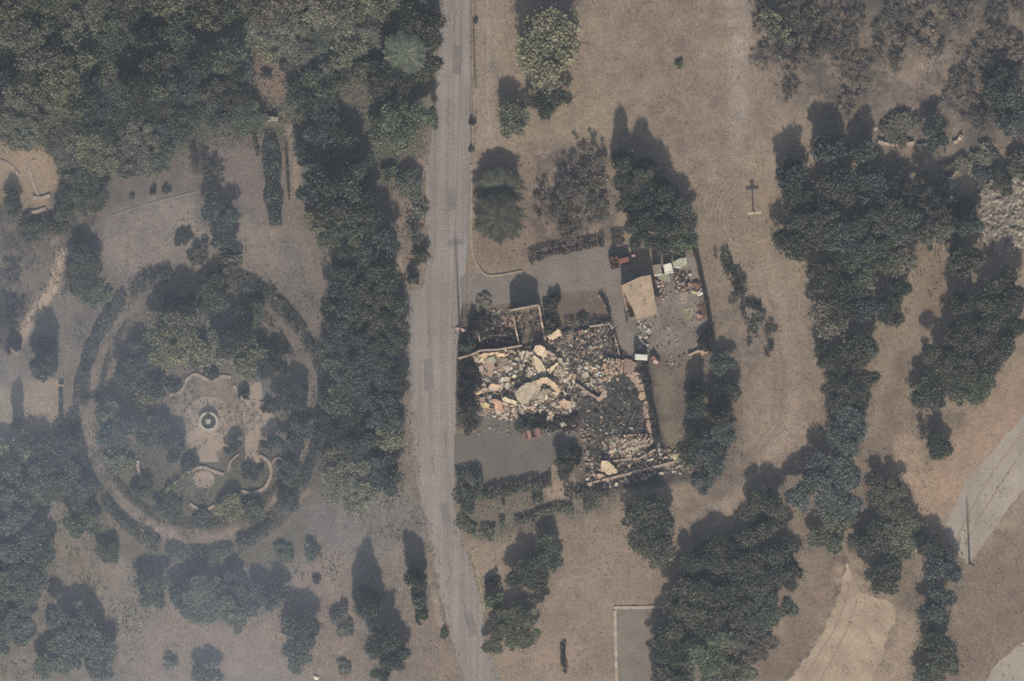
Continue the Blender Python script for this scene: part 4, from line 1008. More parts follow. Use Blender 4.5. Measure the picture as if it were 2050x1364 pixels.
# lower left
gl = "trees at the lower left"
for a in [(30, 1000, 4.2, 5.4, 'round', 'blue', "dark hazy tree at the left edge, below the tan lawns"),
          (85, 990, 3.6, 4.0, 'round', 'green', "greenish tree left of the ring hedge's south west arc"),
          (25, 1090, 4.4, 5.0, 'round', 'blue', "large dark hazy tree in the middle of the lower left edge"),
          (75, 1110, 3.4, 4.4, 'round', 'blue', "dark hazy tree at the right of the lower left mass"),
          (35, 1180, 4.2, 4.6, 'round', 'blue', "dark hazy tree low in the lower left mass"),
          (20, 1260, 4.0, 4.2, 'round', 'blue', "hazy tree above the bottom left corner"),
          (75, 920, 3.2, 3.6, 'round', 'dark', "dark tree below the slim cypress at the left"),
          (20, 915, 3.2, 3.0, 'round', 'lime', "yellow green tree at the left edge below the tan lawns"),
          (130, 915, 2.8, 3.6, 'round', 'blue', "dark tree at the left outer rim of the ring"),
          (150, 985, 3.0, 3.6, 'round', 'blue', "dark tree touching the outside of the south west arc"),
          (165, 1050, 2.8, 2.6, 'round', 'green', "green tree outside the south west arc, above the tan lawn"),
          (215, 1105, 2.0, 1.8, 'round', 'green', "small green tree at the outer foot of the south west arc"),
          (150, 1285, 4.2, 5.0, 'round', 'blue', "broad hazy tree near the bottom left corner"),
          (200, 1325, 3.4, 3.8, 'round', 'blue', "hazy tree right of the broad one near the bottom left corner"),
          (110, 1335, 3.0, 3.2, 'round', 'green', "greenish tree at the bottom edge near the left corner"),
          (290, 1165, 2.2, 2.0, 'round', 'blue', "hazy dark tree below the ring, left of the big one"),
          (310, 1185, 2.6, 2.4, 'round', 'green', "green tree left of the big dark tree below the ring"),
          (365, 1185, 2.5, 2.4, 'round', 'blue', "hazy tree just upper left of the big dark tree below the ring"),
          (425, 1215, 4.4, 4.0, 'round', 'green', "biggest dark green tree below the garden ring"),
          (465, 1180, 2.5, 2.3, 'round', 'blue', "hazy tree above the biggest dark green tree below the ring"),
          (510, 1205, 2.7, 2.8, 'round', 'blue', "hazy dark tree right of the biggest one below the ring"),
          (550, 1195, 2.4, 2.6, 'round', 'blue', "dark tree above the lone dark oval one at lower left centre"),
          (594, 1285, 3.3, 4.8, 'round', 'dark', "lone dark oval tree on the pinkish ground at lower left centre"),
          (600, 1320, 2.2, 2.0, 'round', 'green', "green low tree at the foot of the lone dark oval tree"),
          (415, 1355, 2.6, 2.4, 'round', 'green', "round tree cut by the bottom edge, left of centre"),
          (340, 1325, 1.5, 1.0, 'shrub', 'grey', "thin grey bush near the bottom edge, right of the hazy trees"),
          (680, 1235, 1.6, 1.6, 'shrub', 'grey', "thin grey green bush left of the tall double tree"),
          (690, 1260, 1.7, 1.4, 'shrub', 'green', "low green bush left of the tall double tree"),
          (635, 1160, .8, .8, 'shrub', 'dark', "tiny round bush alone on the pinkish patch below the ring"),
          (625, 1105, 1.5, 1.2, 'shrub', 'blue', "low hazy bush between the ring hedge and the tiny round bush"),
          (570, 1110, 1.5, 1.2, 'shrub', 'green', "low green bush at the south east foot of the ring hedge"),
          (690, 1340, 1.2, .9, 'shrub', 'grey', "thin grey bush by the bottom edge, left of the tall double tree"),
          (738, 1215, 2.4, 6.0, 'conic', 'dark', "upper pointed tree of the tall double tree left of the road bend"),
          (725, 1190, 1.6, 4.2, 'conic', 'dark', "small pointed tree leaning against the tall double tree's left side"),
          (768, 1295, 2.9, 5.6, 'round', 'dark', "lower rounded tree of the tall double tree left of the road bend"),
          (800, 1325, 1.9, 4.0, 'round', 'blue', "tree at the bottom right of the tall double tree"),
          (770, 1340, 2.0, 2.6, 'round', 'green', "green tree at the bottom of the tall double tree"),
          (832, 1160, 1.9, 4.4, 'column', 'dark', "dark narrow tree against the left edge of the road bend"),
          (838, 1200, 1.6, 2.4, 'shrub', 'blue', "small dark bush under the narrow tree by the road bend"),
          (845, 1232, 1.2, 1.4, 'shrub', 'dark', "small dark bush left of the pale roadside strip, lowest by the road bend"),
          (890, 1270, .7, .8, 'shrub', 'green', "weed tuft between the pale roadside strip and the road")]:
    T(*a, group=gl)

# ------------------------------------------------------------------ ground cover: leaf litter, weeds and ivy (nobody could count it)
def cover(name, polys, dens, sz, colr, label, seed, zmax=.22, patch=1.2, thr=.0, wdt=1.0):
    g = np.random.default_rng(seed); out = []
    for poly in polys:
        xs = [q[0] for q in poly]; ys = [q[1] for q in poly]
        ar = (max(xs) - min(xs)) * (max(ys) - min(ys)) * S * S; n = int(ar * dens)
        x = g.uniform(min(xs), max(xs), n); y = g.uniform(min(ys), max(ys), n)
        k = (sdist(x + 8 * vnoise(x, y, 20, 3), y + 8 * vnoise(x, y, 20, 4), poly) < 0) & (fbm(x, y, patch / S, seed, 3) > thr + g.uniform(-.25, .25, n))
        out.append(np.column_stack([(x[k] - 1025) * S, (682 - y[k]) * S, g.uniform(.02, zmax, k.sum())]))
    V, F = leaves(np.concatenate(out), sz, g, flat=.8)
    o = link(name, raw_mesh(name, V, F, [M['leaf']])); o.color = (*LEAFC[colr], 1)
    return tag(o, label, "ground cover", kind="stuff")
cover("ivy", [[(-30, -30), (855, -30), (855, 300), (-30, 310)]], 9, .17, 'olive', "olive green undergrowth on the floor of the wood", 61, .5, 2, -.6)
cover("ground_cover", [[(140, 560), (400, 520), (640, 600), (650, 980), (500, 1090), (250, 1080), (150, 960)]], 11, .15, 'blue', "low green grey planting inside the ring hedge", 62, .35, 2.2, .12)
cover("ground_cover", [[(-30, 860), (140, 860), (250, 1100), (600, 1120), (700, 1100), (640, 1220), (350, 1230), (230, 1364), (-30, 1364)]], 9, .16, 'green', "low green undergrowth at the lower left", 63, .35, 2.4, .1)
cover("ground_cover", [[(600, 200), (850, 300), (815, 600), (825, 980), (850, 1090), (640, 1060), (640, 500)]], 9, .16, 'green', "undergrowth below the tree belt left of the road", 64, .3, 2.4, .0)
cover("dry_weeds", [[(1500, -30), (2080, -30), (2080, 360), (1750, 330), (1620, 220), (1520, 180)]], 9, .13, 'brown', "dry brown weeds on the upper right slope", 65, .3, 1.4, .05)
cover("dry_weeds", [[(1920, 1000), (2080, 900), (2080, 1400), (1900, 1400), (1900, 1200)]], 5, .12, 'grey', "grey weeds in the lower right corner", 66, .2, 1.4, .15)
cover("dry_tufts", [[(960, -20), (1520, -20), (1560, 300), (1640, 640), (1650, 900), (1480, 1000), (1420, 700), (1400, 500), (1230, 220), (1040, 330), (960, 320)]], 5, .10, 'brown', "dry brown grass tufts across the open field", 90, .12, 1.6, .1)
cover("dry_tufts", [[(960, -20), (1520, -20), (1560, 300), (1640, 640), (1650, 900), (1480, 1000), (1420, 700), (1400, 500), (1230, 220), (1040, 330), (960, 320)]], 3.5, .09, 'yellow', "pale grass tufts across the open field", 92, .1, 2.6, .12)
cover("dry_tufts", [[(940, 1080), (1240, 1040), (1340, 1180), (1240, 1210), (1230, 1380), (1010, 1380)]], 5, .10, 'brown', "dry grass tufts on the south lawn", 93, .12, 1.5, .1)
cover("dry_tufts", [[(-20, 380), (640, 440), (640, 600), (-20, 760)], [(240, 1150), (880, 1080), (910, 1380), (220, 1380)]], 5, .11, 'grey', "grey grass tufts on the bare ground left of the road", 94, .14, 1.8, .08)
cover("dry_tufts", [[(1560, 900), (1840, 720), (1900, 1380), (1500, 1380)]], 4, .10, 'brown', "dry grass tufts beside the diagonal track", 95, .12, 1.6, .12)
cover("verge_weeds", [band([(948, -20), (950, 300)], 14), band([(850, 320), (858, 480), (845, 585)], 10), band([(915, 620), (908, 780)], 8), band([(822, 780), (832, 950), (850, 1040), (868, 1130), (888, 1220), (915, 1320)], 16), band([(912, 1040), (945, 1130), (966, 1220), (975, 1280), (1003, 1360)], 14)],
      26, .09, 'brown', "straggling weeds along the road verges", 96, .12, .7, .05)
cover("dry_weeds", [[(950, 310), (1240, 320), (1240, 490), (960, 530)]], 6, .12, 'brown', "dry weeds in the lot north of the driveway", 67, .2, 1.2, .15)
cover("dry_weeds", [[(1320, 720), (1480, 690), (1500, 960), (1360, 1000)]], 7, .13, 'grey', "scorched weeds east of the ruin", 68, .25, 1.2, .1)
cover("dry_weeds", [[(1780, 840), (1960, 800), (1880, 980), (1780, 980)]], 5, .12, 'brown', "dry weeds on the sandy slope by the dirt road", 69, .2, 1.2, .2)
cover("ground_cover", [[(908, 990), (1240, 970), (1220, 1030), (1000, 1085), (930, 1090)]], 10, .13, 'grey', "patchy planting south of the parking court", 70, .25, 1.2, .05)
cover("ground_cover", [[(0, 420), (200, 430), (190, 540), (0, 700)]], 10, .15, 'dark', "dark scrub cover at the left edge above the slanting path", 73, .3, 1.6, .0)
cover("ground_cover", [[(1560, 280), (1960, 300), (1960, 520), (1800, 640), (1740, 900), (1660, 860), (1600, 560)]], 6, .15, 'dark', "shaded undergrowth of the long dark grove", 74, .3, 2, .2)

# ------------------------------------------------------------------ the burnt house: walls, slabs, debris
gr = "walls of the ruined garage"
wall("ruined_wall", [(918, 718), (945, 710), (962, 702), (1000, 700), (1045, 692)], .25, 1.5, M['stone'], "low broken wall forming the south side of the ruined garage, beside the road", "ruined wall", gr, broken=.25, sm=1, seed=2)
wall("ruined_wall", [(952, 636), (956, 660), (961, 684)], .16, 1.1, M['stone'], "thin west wall of the ruined garage", "ruined wall", gr, broken=.5, sm=1, seed=3)
wall("ruined_wall", [(1028, 634), (1033, 662), (1040, 693)], .2, 1.3, M['stone'], "thin pale wall dividing the ruined garage into two rooms", "ruined wall", gr, broken=.3, sm=1, seed=4)
wall("ruined_wall", [(1079, 612), (1084, 645), (1092, 682)], .22, 1.3, M['stone'], "thin pale east wall of the ruined garage", "ruined wall", gr, broken=.25, sm=1, seed=5)
# the gable that still stands, throwing the dark block of shadow on the drive
gx0, gy0, _ = W(1022, 622); gx1, gy1, _ = W(1078, 611)
mb = MB(); dx, dy = gx1 - gx0, gy1 - gy0; L_ = math.hypot(dx, dy); ux, uy = dx / L_, dy / L_; nx, ny = -uy, ux
prof = [(0, 0), (L_, 0), (L_, 2.35), (L_ * .82, 2.75), (L_ * .55, 3.25), (L_ * .3, 3.2), (.1, 2.55), (0, 2.3)]
vs = [(gx0 + ux * s_ + nx * w_, gy0 + uy * s_ + ny * w_, z) for w_ in (-.12, .12) for s_, z in prof]; n_ = len(prof)
mb.add(vs, [tuple(range(n_)), tuple(range(n_, 2 * n_))[::-1]] + [((i + 1) % n_, i, n_ + i, n_ + (i + 1) % n_) for i in range(n_)])
o = mb.build("gable_wall", M['stone']); tag(o, "single gable end still standing at the north side of the ruined garage", "ruined wall", gr)
wall("ruined_wall", [(1176, 969), (1215, 959), (1253, 950), (1300, 938), (1350, 925)], .3, .5, M['stone'], "long low scorched wall along the south boundary of the ruin", "ruined wall", broken=.5, sm=1, seed=7)
wall("ruined_wall", [(1153, 769), (1166, 778), (1180, 788), (1196, 797)], .28, 1.0, surf("pink_wall", C("b89c90"), C("8f7a70"), 3, 8), "straight pinkish wall piece slanting through the middle of the ruin", "ruined wall", broken=.2, sm=1, seed=8)
wall("ruined_wall", [(1196, 802), (1204, 796), (1212, 781)], .55, .7, surf("tan_wall", C("b8a086"), C("9a8672"), 3, 8), "thick tan wall stub meeting the end of the slanting pinkish wall", "ruined wall", broken=.3, sm=1, seed=9)
wall("ruined_wall", [(1180, 654), (1200, 652), (1222, 648)], .3, .9, M['stone'], "pale broken wall under the half round bed, north edge of the collapsed house", "ruined wall", broken=.5, sm=1, seed=10)
wall("ruined_wall", [(1222, 650), (1232, 680), (1240, 712)], .18, .6, M['stone'], "thin east wall stub of the collapsed house beside the driveway", "ruined wall", broken=.7, sm=1, seed=11)
wall("ruined_wall", [(1212, 925), (1245, 921), (1280, 918), (1312, 900)], .25, .6, M['stone'], "low grey wall piece below the pale tile heap", "ruined wall", broken=.6, sm=1, seed=12)
wall("garden_wall", [(1199, 592), (1208, 603), (1214, 616), (1217, 630)], .3, .4, M['stone'], "pale curved wall on the right side of the half round bed in the drive", "garden wall", seed=13)
wall("ruined_wall", [(1378, 712), (1392, 706), (1400, 702)], .3, .5, M['stone'], "short pale wall leading to the pink slab south of the gravel yard", "ruined wall", broken=.5, sm=1, seed=14)

# undulating ash bed and mounds that carry the debris
def heap(name, poly, hgt, cols, label, seed, kind=None, cat="rubble heap", cell=.16):
    xs = [W(*q)[0] for q in poly]; ys = [W(*q)[1] for q in poly]
    ax = np.arange(min(xs) - .4, max(xs) + .4, cell); ay = np.arange(min(ys) - .4, max(ys) + .4, cell)
    X, Y = np.meshgrid(ax, ay, indexing='ij'); px = X / S + 1025; py = 682 - Y / S
    d = -sdist(px + 4 * vnoise(px, py, 9, seed), py + 4 * vnoise(px, py, 9, seed + 1), poly) * S
    e = np.clip(d / max(.6, hgt * 1.4), 0, 1); e = e * e * (3 - 2 * e)
    Z = e * hgt * (.62 + .5 * fbm(px, py, 16, seed + 2, 4) + .22 * vnoise(px, py, 4, seed + 3)) + np.where(d > 0, .02, -.05)
    f = np.clip(.5 + .9 * fbm(px, py, 12, seed + 5, 4), 0, 1) * (len(cols) - 1)
    i0 = np.clip(np.floor(f).astype(int), 0, len(cols) - 1); i1 = np.clip(i0 + 1, 0, len(cols) - 1); cc = np.array([C(c) for c in cols])
    K = cc[i0] * (1 - (f - i0))[..., None] + cc[i1] * (f - i0)[..., None]
    K *= (1 + .35 * vnoise(px, py, 3, seed + 8))[..., None]
    ii = np.arange(X.size).reshape(X.shape); Fq = np.stack([ii[:-1, :-1], ii[1:, :-1], ii[1:, 1:], ii[:-1, 1:]], -1)
    keep = (d[:-1, :-1] > -.15) | (d[1:, 1:] > -.15); Fq = Fq[keep].reshape(-1, 4)
    used = np.unique(Fq); remap = np.full(X.size, -1); remap[used] = np.arange(len(used))
    V = np.stack([X, Y, Z], -1).reshape(-1, 3)[used]
    o = link(name, raw_mesh(name, V, remap[Fq], [M['debris']], K.reshape(-1, 3)[used]))
    return tag(o, label, cat, kind=kind), (lambda x, y: 0)
ASH = ["45413e", "6b6359", "8a7f72", "5a534c", "786e62", "a39684"]
heap("ash_bed", [(925, 722), (960, 704), (1045, 694), (1095, 680), (1130, 668), (1180, 655), (1222, 650), (1240, 712), (1180, 770), (1150, 850), (1060, 852), (960, 832), (930, 800)], .55, ASH,
     "grey and black ash and debris covering the floor of the collapsed house", 201, "stuff", "ash")
heap("ash_bed", [(1160, 720), (1250, 716), (1290, 740), (1310, 860), (1300, 920), (1215, 945), (1170, 950), (1180, 850), (1150, 800)], .35, ["33322f", "45423c", "5a554c", "3a3a36", "6a6358"],
     "dark ash filling the courtyard inside the curved pink walk", 202, "stuff", "ash")
heap("ash_bed", [(955, 662), (1030, 655), (1036, 692), (962, 700)], .3, ["2a2b2e", "3a3836", "2c2d30"], "blackened floor of the left room of the ruined garage", 203, "stuff", "ash")  # south wall's shadow is put into these near-black floor colours
heap("ash_bed", [(1036, 628), (1080, 618), (1090, 678), (1042, 690)], .25, ["4c4740", "7d7060", "5a5248", "96866f"], "grey ash in the right room of the ruined garage", 204, "stuff", "ash")
heap("rubble_heap", [(1213, 872), (1240, 865), (1262, 868), (1300, 868), (1312, 882), (1285, 910), (1250, 917), (1212, 919), (1206, 900)], .7, ["b09f89", "c6b69f", "8d8072", "d0c0a8", "a39280"],
     "pale heap of broken roof tiles at the south end of the ruin", 205)
heap("rubble_heap", [(1010, 812), (1045, 790), (1075, 800), (1110, 792), (1145, 800), (1150, 830), (1100, 845), (1040, 842), (1005, 828)], .6, ["8b7f70", "a39581", "6e665c", "b5a791", "7a7164"],
     "grey plaster rubble heap on the north edge of the parking court", 206)
heap("rubble_heap", [(1176, 764), (1190, 757), (1212, 762), (1226, 772), (1222, 786), (1205, 792), (1190, 786)], .7, ["a08872", "b59c80", "6d5d50", "96806b"], "brown heap of broken tiles above the slanting pinkish wall", 207)
heap("rubble_heap", [(1110, 690), (1150, 685), (1165, 700), (1150, 722), (1120, 715)], .5, ["8a7f70", "a1937f", "5f5850"], "pale grey rubble heap in the northern half of the collapsed house", 208)
heap("rubble_heap", [(1130, 742), (1160, 728), (1200, 730), (1195, 742), (1150, 755)], .4, ["a29684", "7a7166", "57504b", "b3a692"], "whitish strip of rubble left of the orange pink terrace slab", 209)
heap("soil_mound", circ(1352, 912, 15, 13, 14), .7, ["a09478", "ab9e80", "948a70"], "round pale mound at the south east corner of the ruin", 210, cat="mound")
heap("rubble_heap", [(1350, 552), (1365, 546), (1380, 556), (1380, 576), (1364, 584), (1352, 578)], .8, ["6f5a50", "b5a695", "3d3735", "8d6f62", "c2b7a6"], "burnt junk heap in the middle of the gravel yard, below the greenish shed", 211)
heap("rubble_heap", [(1382, 562), (1395, 556), (1407, 562), (1408, 578), (1390, 580)], .5, ["70533f", "7e5e4a", "5a463a"], "rusty brown heap against the dark fence of the gravel yard", 212)
heap("rubble_heap", [(1275, 655), (1290, 648), (1304, 654), (1302, 668), (1284, 672)], .4, ["8d8273", "b0a592", "6d655b"], "small grey junk heap below the tan roof", 213)
heap("rubble_heap", [(1395, 612), (1412, 606), (1416, 640), (1395, 640)], .2, ["6a4f43", "7d6053", "5c4a42"], "flat rusty patch of junk right of the concrete strip in the gravel yard", 214)
heap("rubble_heap", [(1942, 400), (1965, 355), (2060, 330), (2080, 500), (1990, 520), (1950, 470)], .8, ["9a8c7a", "7c7062", "b5a793", "5a534b", "a59784", "6d6459"],
     "rubble of another burnt building cut by the right edge of the photo", 215)

CH = {'ash': "5c564f", 'brown': "776a5e", 'cream': "dccbb0", 'pale': "c9baa4", 'pink': "c4a08c", 'orange': "bf9d80", 'grey': "8f867b", 'white': "d6d0c3", 'dark': "35322f", 'tan': "a98f75", 'rust': "7a4c3c", 'mint': "9aa18c"}
def chunks(name, polys, n, s0, s1, pal, label, seed, z=.35, kind="stuff", cat="debris"):
    r = random.Random(seed); mb = MB()
    for poly in polys:
        xs = [q[0] for q in poly]; ys = [q[1] for q in poly]; k = 0; guard = 0
        while k < n and guard < n * 20:
            guard += 1
            x, y = r.uniform(min(xs), max(xs)), r.uniform(min(ys), max(ys))
            if not inside(x, y, poly): continue
            k += 1; X, Y, _ = W(x, y); s = s0 + (s1 - s0) * r.random() ** 2.2; c = C(CH[r.choice(pal)]); f = r.uniform(.7, 1.12); zr = r.uniform(.45, .95)
            a = r.uniform(.5, 1.5); m3 = Matrix.Rotation(r.uniform(0, 6.28), 3, 'Z') @ Matrix.Rotation(r.uniform(-.6, .6), 3, 'X') @ Matrix.Rotation(r.uniform(-.6, .6), 3, 'Y')
            vs = []
            for q in ((-1, -1, -1), (1, -1, -1), (1, 1, -1), (-1, 1, -1), (-1, -1, 1), (1, -1, 1), (1, 1, 1), (-1, 1, 1)):
                p = m3 @ Vector((q[0] * s * a / 2 * r.uniform(.6, 1.1), q[1] * s / a / 2 * r.uniform(.6, 1.1), q[2] * s * .16 * r.uniform(.7, 1.3)))
                vs.append((X + p.x, Y + p.y, max(p.z + z * zr, .01)))
            mb.add(vs, [(3, 2, 1, 0), (4, 5, 6, 7), (0, 1, 5, 4), (1, 2, 6, 5), (2, 3, 7, 6), (3, 0, 4, 7)], tuple(q * f for q in c))
    return tag(mb.build(name, M['debris']), label, cat, kind=kind)
HOUSE = [(935, 720), (960, 706), (1045, 697), (1100, 682), (1180, 658), (1222, 654), (1238, 712), (1180, 765), (1150, 842), (1060, 846), (965, 826), (945, 790)]
chunks("debris", [HOUSE], 4600, .07, .38, ['pale', 'grey', 'grey', 'ash', 'ash', 'brown', 'brown', 'brown', 'pink', 'tan', 'pale', 'dark'], "scattered plaster, tile and timber debris over the collapsed house", 301, .55)
chunks("debris", [[(950, 708), (1030, 704), (1010, 770), (955, 760)]], 400, .2, 1.0, ['cream', 'pale', 'pink', 'cream', 'tan', 'brown'], "pale broken plaster in the north west corner of the collapsed house", 302, .6)
chunks("debris", [[(1060, 700), (1130, 712), (1140, 760), (1090, 790), (1060, 750)]], 380, .2, 1.0, ['cream', 'pale', 'cream', 'white', 'pale', 'brown'], "pale plaster lumps round the largest slabs of the collapsed house", 303, .6)
chunks("debris", [[(960, 800), (1150, 790), (1150, 838), (1000, 838)]], 900, .15, .95, ['cream', 'pale', 'cream', 'white', 'pink', 'tan'], "fine pale rubble spilled at the edge of the parking court", 304, .5)
chunks("debris", [[(1130, 735), (1200, 725), (1225, 745), (1215, 790), (1170, 790), (1130, 770)]], 240, .2, .95, ['pale', 'cream', 'white', 'tan', 'brown'], "pale broken plaster between the central slabs and the terrace slab", 316, .5)
chunks("debris", [[(1110, 665), (1225, 655), (1235, 720), (1120, 715)]], 330, .15, .8, ['pale', 'brown', 'grey', 'pink', 'tan', 'ash', 'cream'], "grey and tan fragments in the north wing of the collapsed house", 317, .4)
chunks("debris", [[(1160, 730), (1290, 740), (1310, 920), (1180, 945), (1165, 850)]], 600, .08, .35, ['dark', 'dark', 'grey', 'tan', 'mint'], "small charred bits in the courtyard inside the curved walk", 305, .3)
chunks("debris", [[(1208, 874), (1300, 866), (1312, 882), (1285, 912), (1212, 918)]], 420, .1, .38, ['pale', 'cream', 'tan', 'pink', 'grey'], "broken tile pieces on the pale heap at the south end", 306, .6)
chunks("debris", [[(1175, 915), (1345, 895), (1345, 928), (1180, 968)]], 420, .1, .5, ['dark', 'grey', 'pale', 'pink', 'tan'], "mixed rubble along the southern boundary wall of the ruin", 307, .25)
chunks("debris", [[(1312, 560), (1330, 562), (1328, 600), (1316, 596)], [(1348, 548), (1382, 548), (1380, 584), (1352, 584)]], 90, .1, .5, ['white', 'pink', 'dark', 'rust', 'grey'], "burnt household junk strewn in the gravel yard", 308, .5)
chunks("debris", [[(1262, 625), (1275, 640), (1280, 700), (1296, 692), (1304, 650), (1270, 640)]], 80, .12, .5, ['white', 'pale', 'grey', 'mint'], "whitish junk strewn below the tan roof", 309, .25)
chunks("debris", [[(1300, 575), (1420, 590), (1428, 680), (1290, 705)]], 260, .06, .3, ['rust', 'grey', 'dark', 'pale', 'tan'], "small bits scattered over the gravel yard", 310, .08)
chunks("debris", [[(945, 640), (1090, 620), (1092, 680), (960, 698)]], 320, .08, .4, ['dark', 'grey', 'tan', 'grey'], "charred bits in the two rooms of the ruined garage", 311, .3)
chunks("debris", [[(1945, 395), (1965, 355), (2060, 335), (2070, 500), (1990, 515), (1950, 470)]], 900, .08, .45, ['pale', 'grey', 'tan', 'brown', 'ash', 'grey'], "pale fragments over the rubble at the right edge of the photo", 312, .5)
chunks("debris", [[(1085, 830), (1150, 825), (1160, 870), (1090, 868)]], 220, .08, .4, ['dark', 'dark', 'grey', 'rust'], "charred bits beside the burnt red vehicle", 313, .3)
chunks("debris", [[(1165, 850), (1200, 850), (1200, 950), (1150, 960)]], 160, .08, .35, ['grey', 'tan', 'pale', 'dark'], "grey rubble on the path between the court tree and the dark courtyard", 314, .12)
chunks("gravel", [[(1330, 700), (1420, 700), (1420, 730), (1330, 740)], [(940, 620), (1030, 616), (1028, 640), (950, 645)]], 120, .06, .3, ['grey', 'pale', 'rust', 'dark'], "loose bits of brick and stone round the ruin", 315, .06)

def timbers(polys, n, label, seed):
    r = random.Random(seed); mb = MB()
    for poly in polys:
        xs = [q[0] for q in poly]; ys = [q[1] for q in poly]; k = 0
        while k < n:
            x, y = r.uniform(min(xs), max(xs)), r.uniform(min(ys), max(ys))
            if not inside(x, y, poly): continue
            k += 1; X, Y, _ = W(x, y); L = r.uniform(.8, 2.8); a = r.uniform(0, 3.14); z = r.uniform(.35, .9); dz = r.uniform(-.3, .3)
            dx, dy = math.cos(a) * L / 2, math.sin(a) * L / 2; c = C(r.choice(["2f2c2a", "4a4039", "8d8072", "6b5d50"]))
            mb.tube((X - dx, Y - dy, z - dz), (X + dx, Y + dy, z + dz), .07, .05, 4, c)
    return tag(mb.build("timbers", M['debris']), label, "debris", kind="stuff")
chunks("debris", [[(900, 850), (1170, 838), (1165, 868), (960, 872)], [(1090, 640), (1230, 640), (1228, 660), (1100, 676)]], 170, .06, .3, ['pale', 'grey', 'tan', 'brown'], "dust and small pieces spilled outside the walls of the collapsed house", 318, .05)
chunks("debris", [[(965, 705), (1130, 700), (1150, 835), (965, 822)]], 900, .12, .8, ['cream', 'cream', 'pale', 'cream', 'white', 'tan'], "bright cream plaster pieces over the western half of the collapsed house", 319, .75)
chunks("debris", [[(1030, 787), (1050, 768), (1096, 754), (1122, 782), (1100, 790), (1050, 810)], [(1066, 690), (1098, 700), (1130, 730), (1128, 752), (1096, 758), (1070, 730)], [(1206, 720), (1248, 718), (1246, 750), (1208, 750)]],
       150, .07, .42, ['pale', 'cream', 'ash', 'grey', 'brown'], "small bits and dust lying on the largest slabs of the house", 321, 1.35)
chunks("debris", [[(1165, 860), (1212, 860), (1240, 920), (1345, 905), (1380, 900), (1385, 950), (1340, 948), (1175, 985)]], 620, .08, .5, ['pale', 'grey', 'cream', 'tan', 'ash', 'pale'], "pale ash and rubble spilling past the south east walls of the ruin", 322, .25)
chunks("debris", [[(1180, 760), (1240, 755), (1260, 800), (1290, 860), (1210, 872), (1175, 850)]], 260, .08, .4, ['ash', 'grey', 'brown', 'ash', 'pale'], "grey ash lumps in the courtyard inside the curved walk", 323, .3)
timbers([HOUSE], 90, "charred beams and battens tangled over the collapsed house", 401)
timbers([[(1175, 915), (1345, 895), (1345, 928), (1180, 968)], [(1180, 750), (1290, 750), (1305, 860), (1200, 860)]], 26, "charred battens in the southern part of the ruin", 402)
timbers([[(950, 640), (1090, 622), (1092, 680), (960, 698)]], 26, "charred rafters in the ruined garage", 403)
def slab(px_poly, zc, tx, ty, th, hx, label, group="fallen slabs of the collapsed house", name="plaster_slab", cat="slab", cj=.0, mat=None, round_=True):
    """a fallen plate: outline in photo pixels, tilted by tx, ty (m per m)"""
    P = [W(*q)[:2] for q in rough_poly(px_poly, 2.6, 1.7, int(px_poly[0][0] * 7) % 999)]
    cx = sum(p[0] for p in P) / len(P); cy = sum(p[1] for p in P) / len(P)
    lo = min(tx * (x - cx) + ty * (y - cy) for x, y in P)
    mb = MB(); mb.prism(P, 0, th, C(hx), lambda x, y: max(zc + tx * (x - cx) + ty * (y - cy), .01))
    return tag(mb.build(name, mat or M['plaster']), label, cat, group)
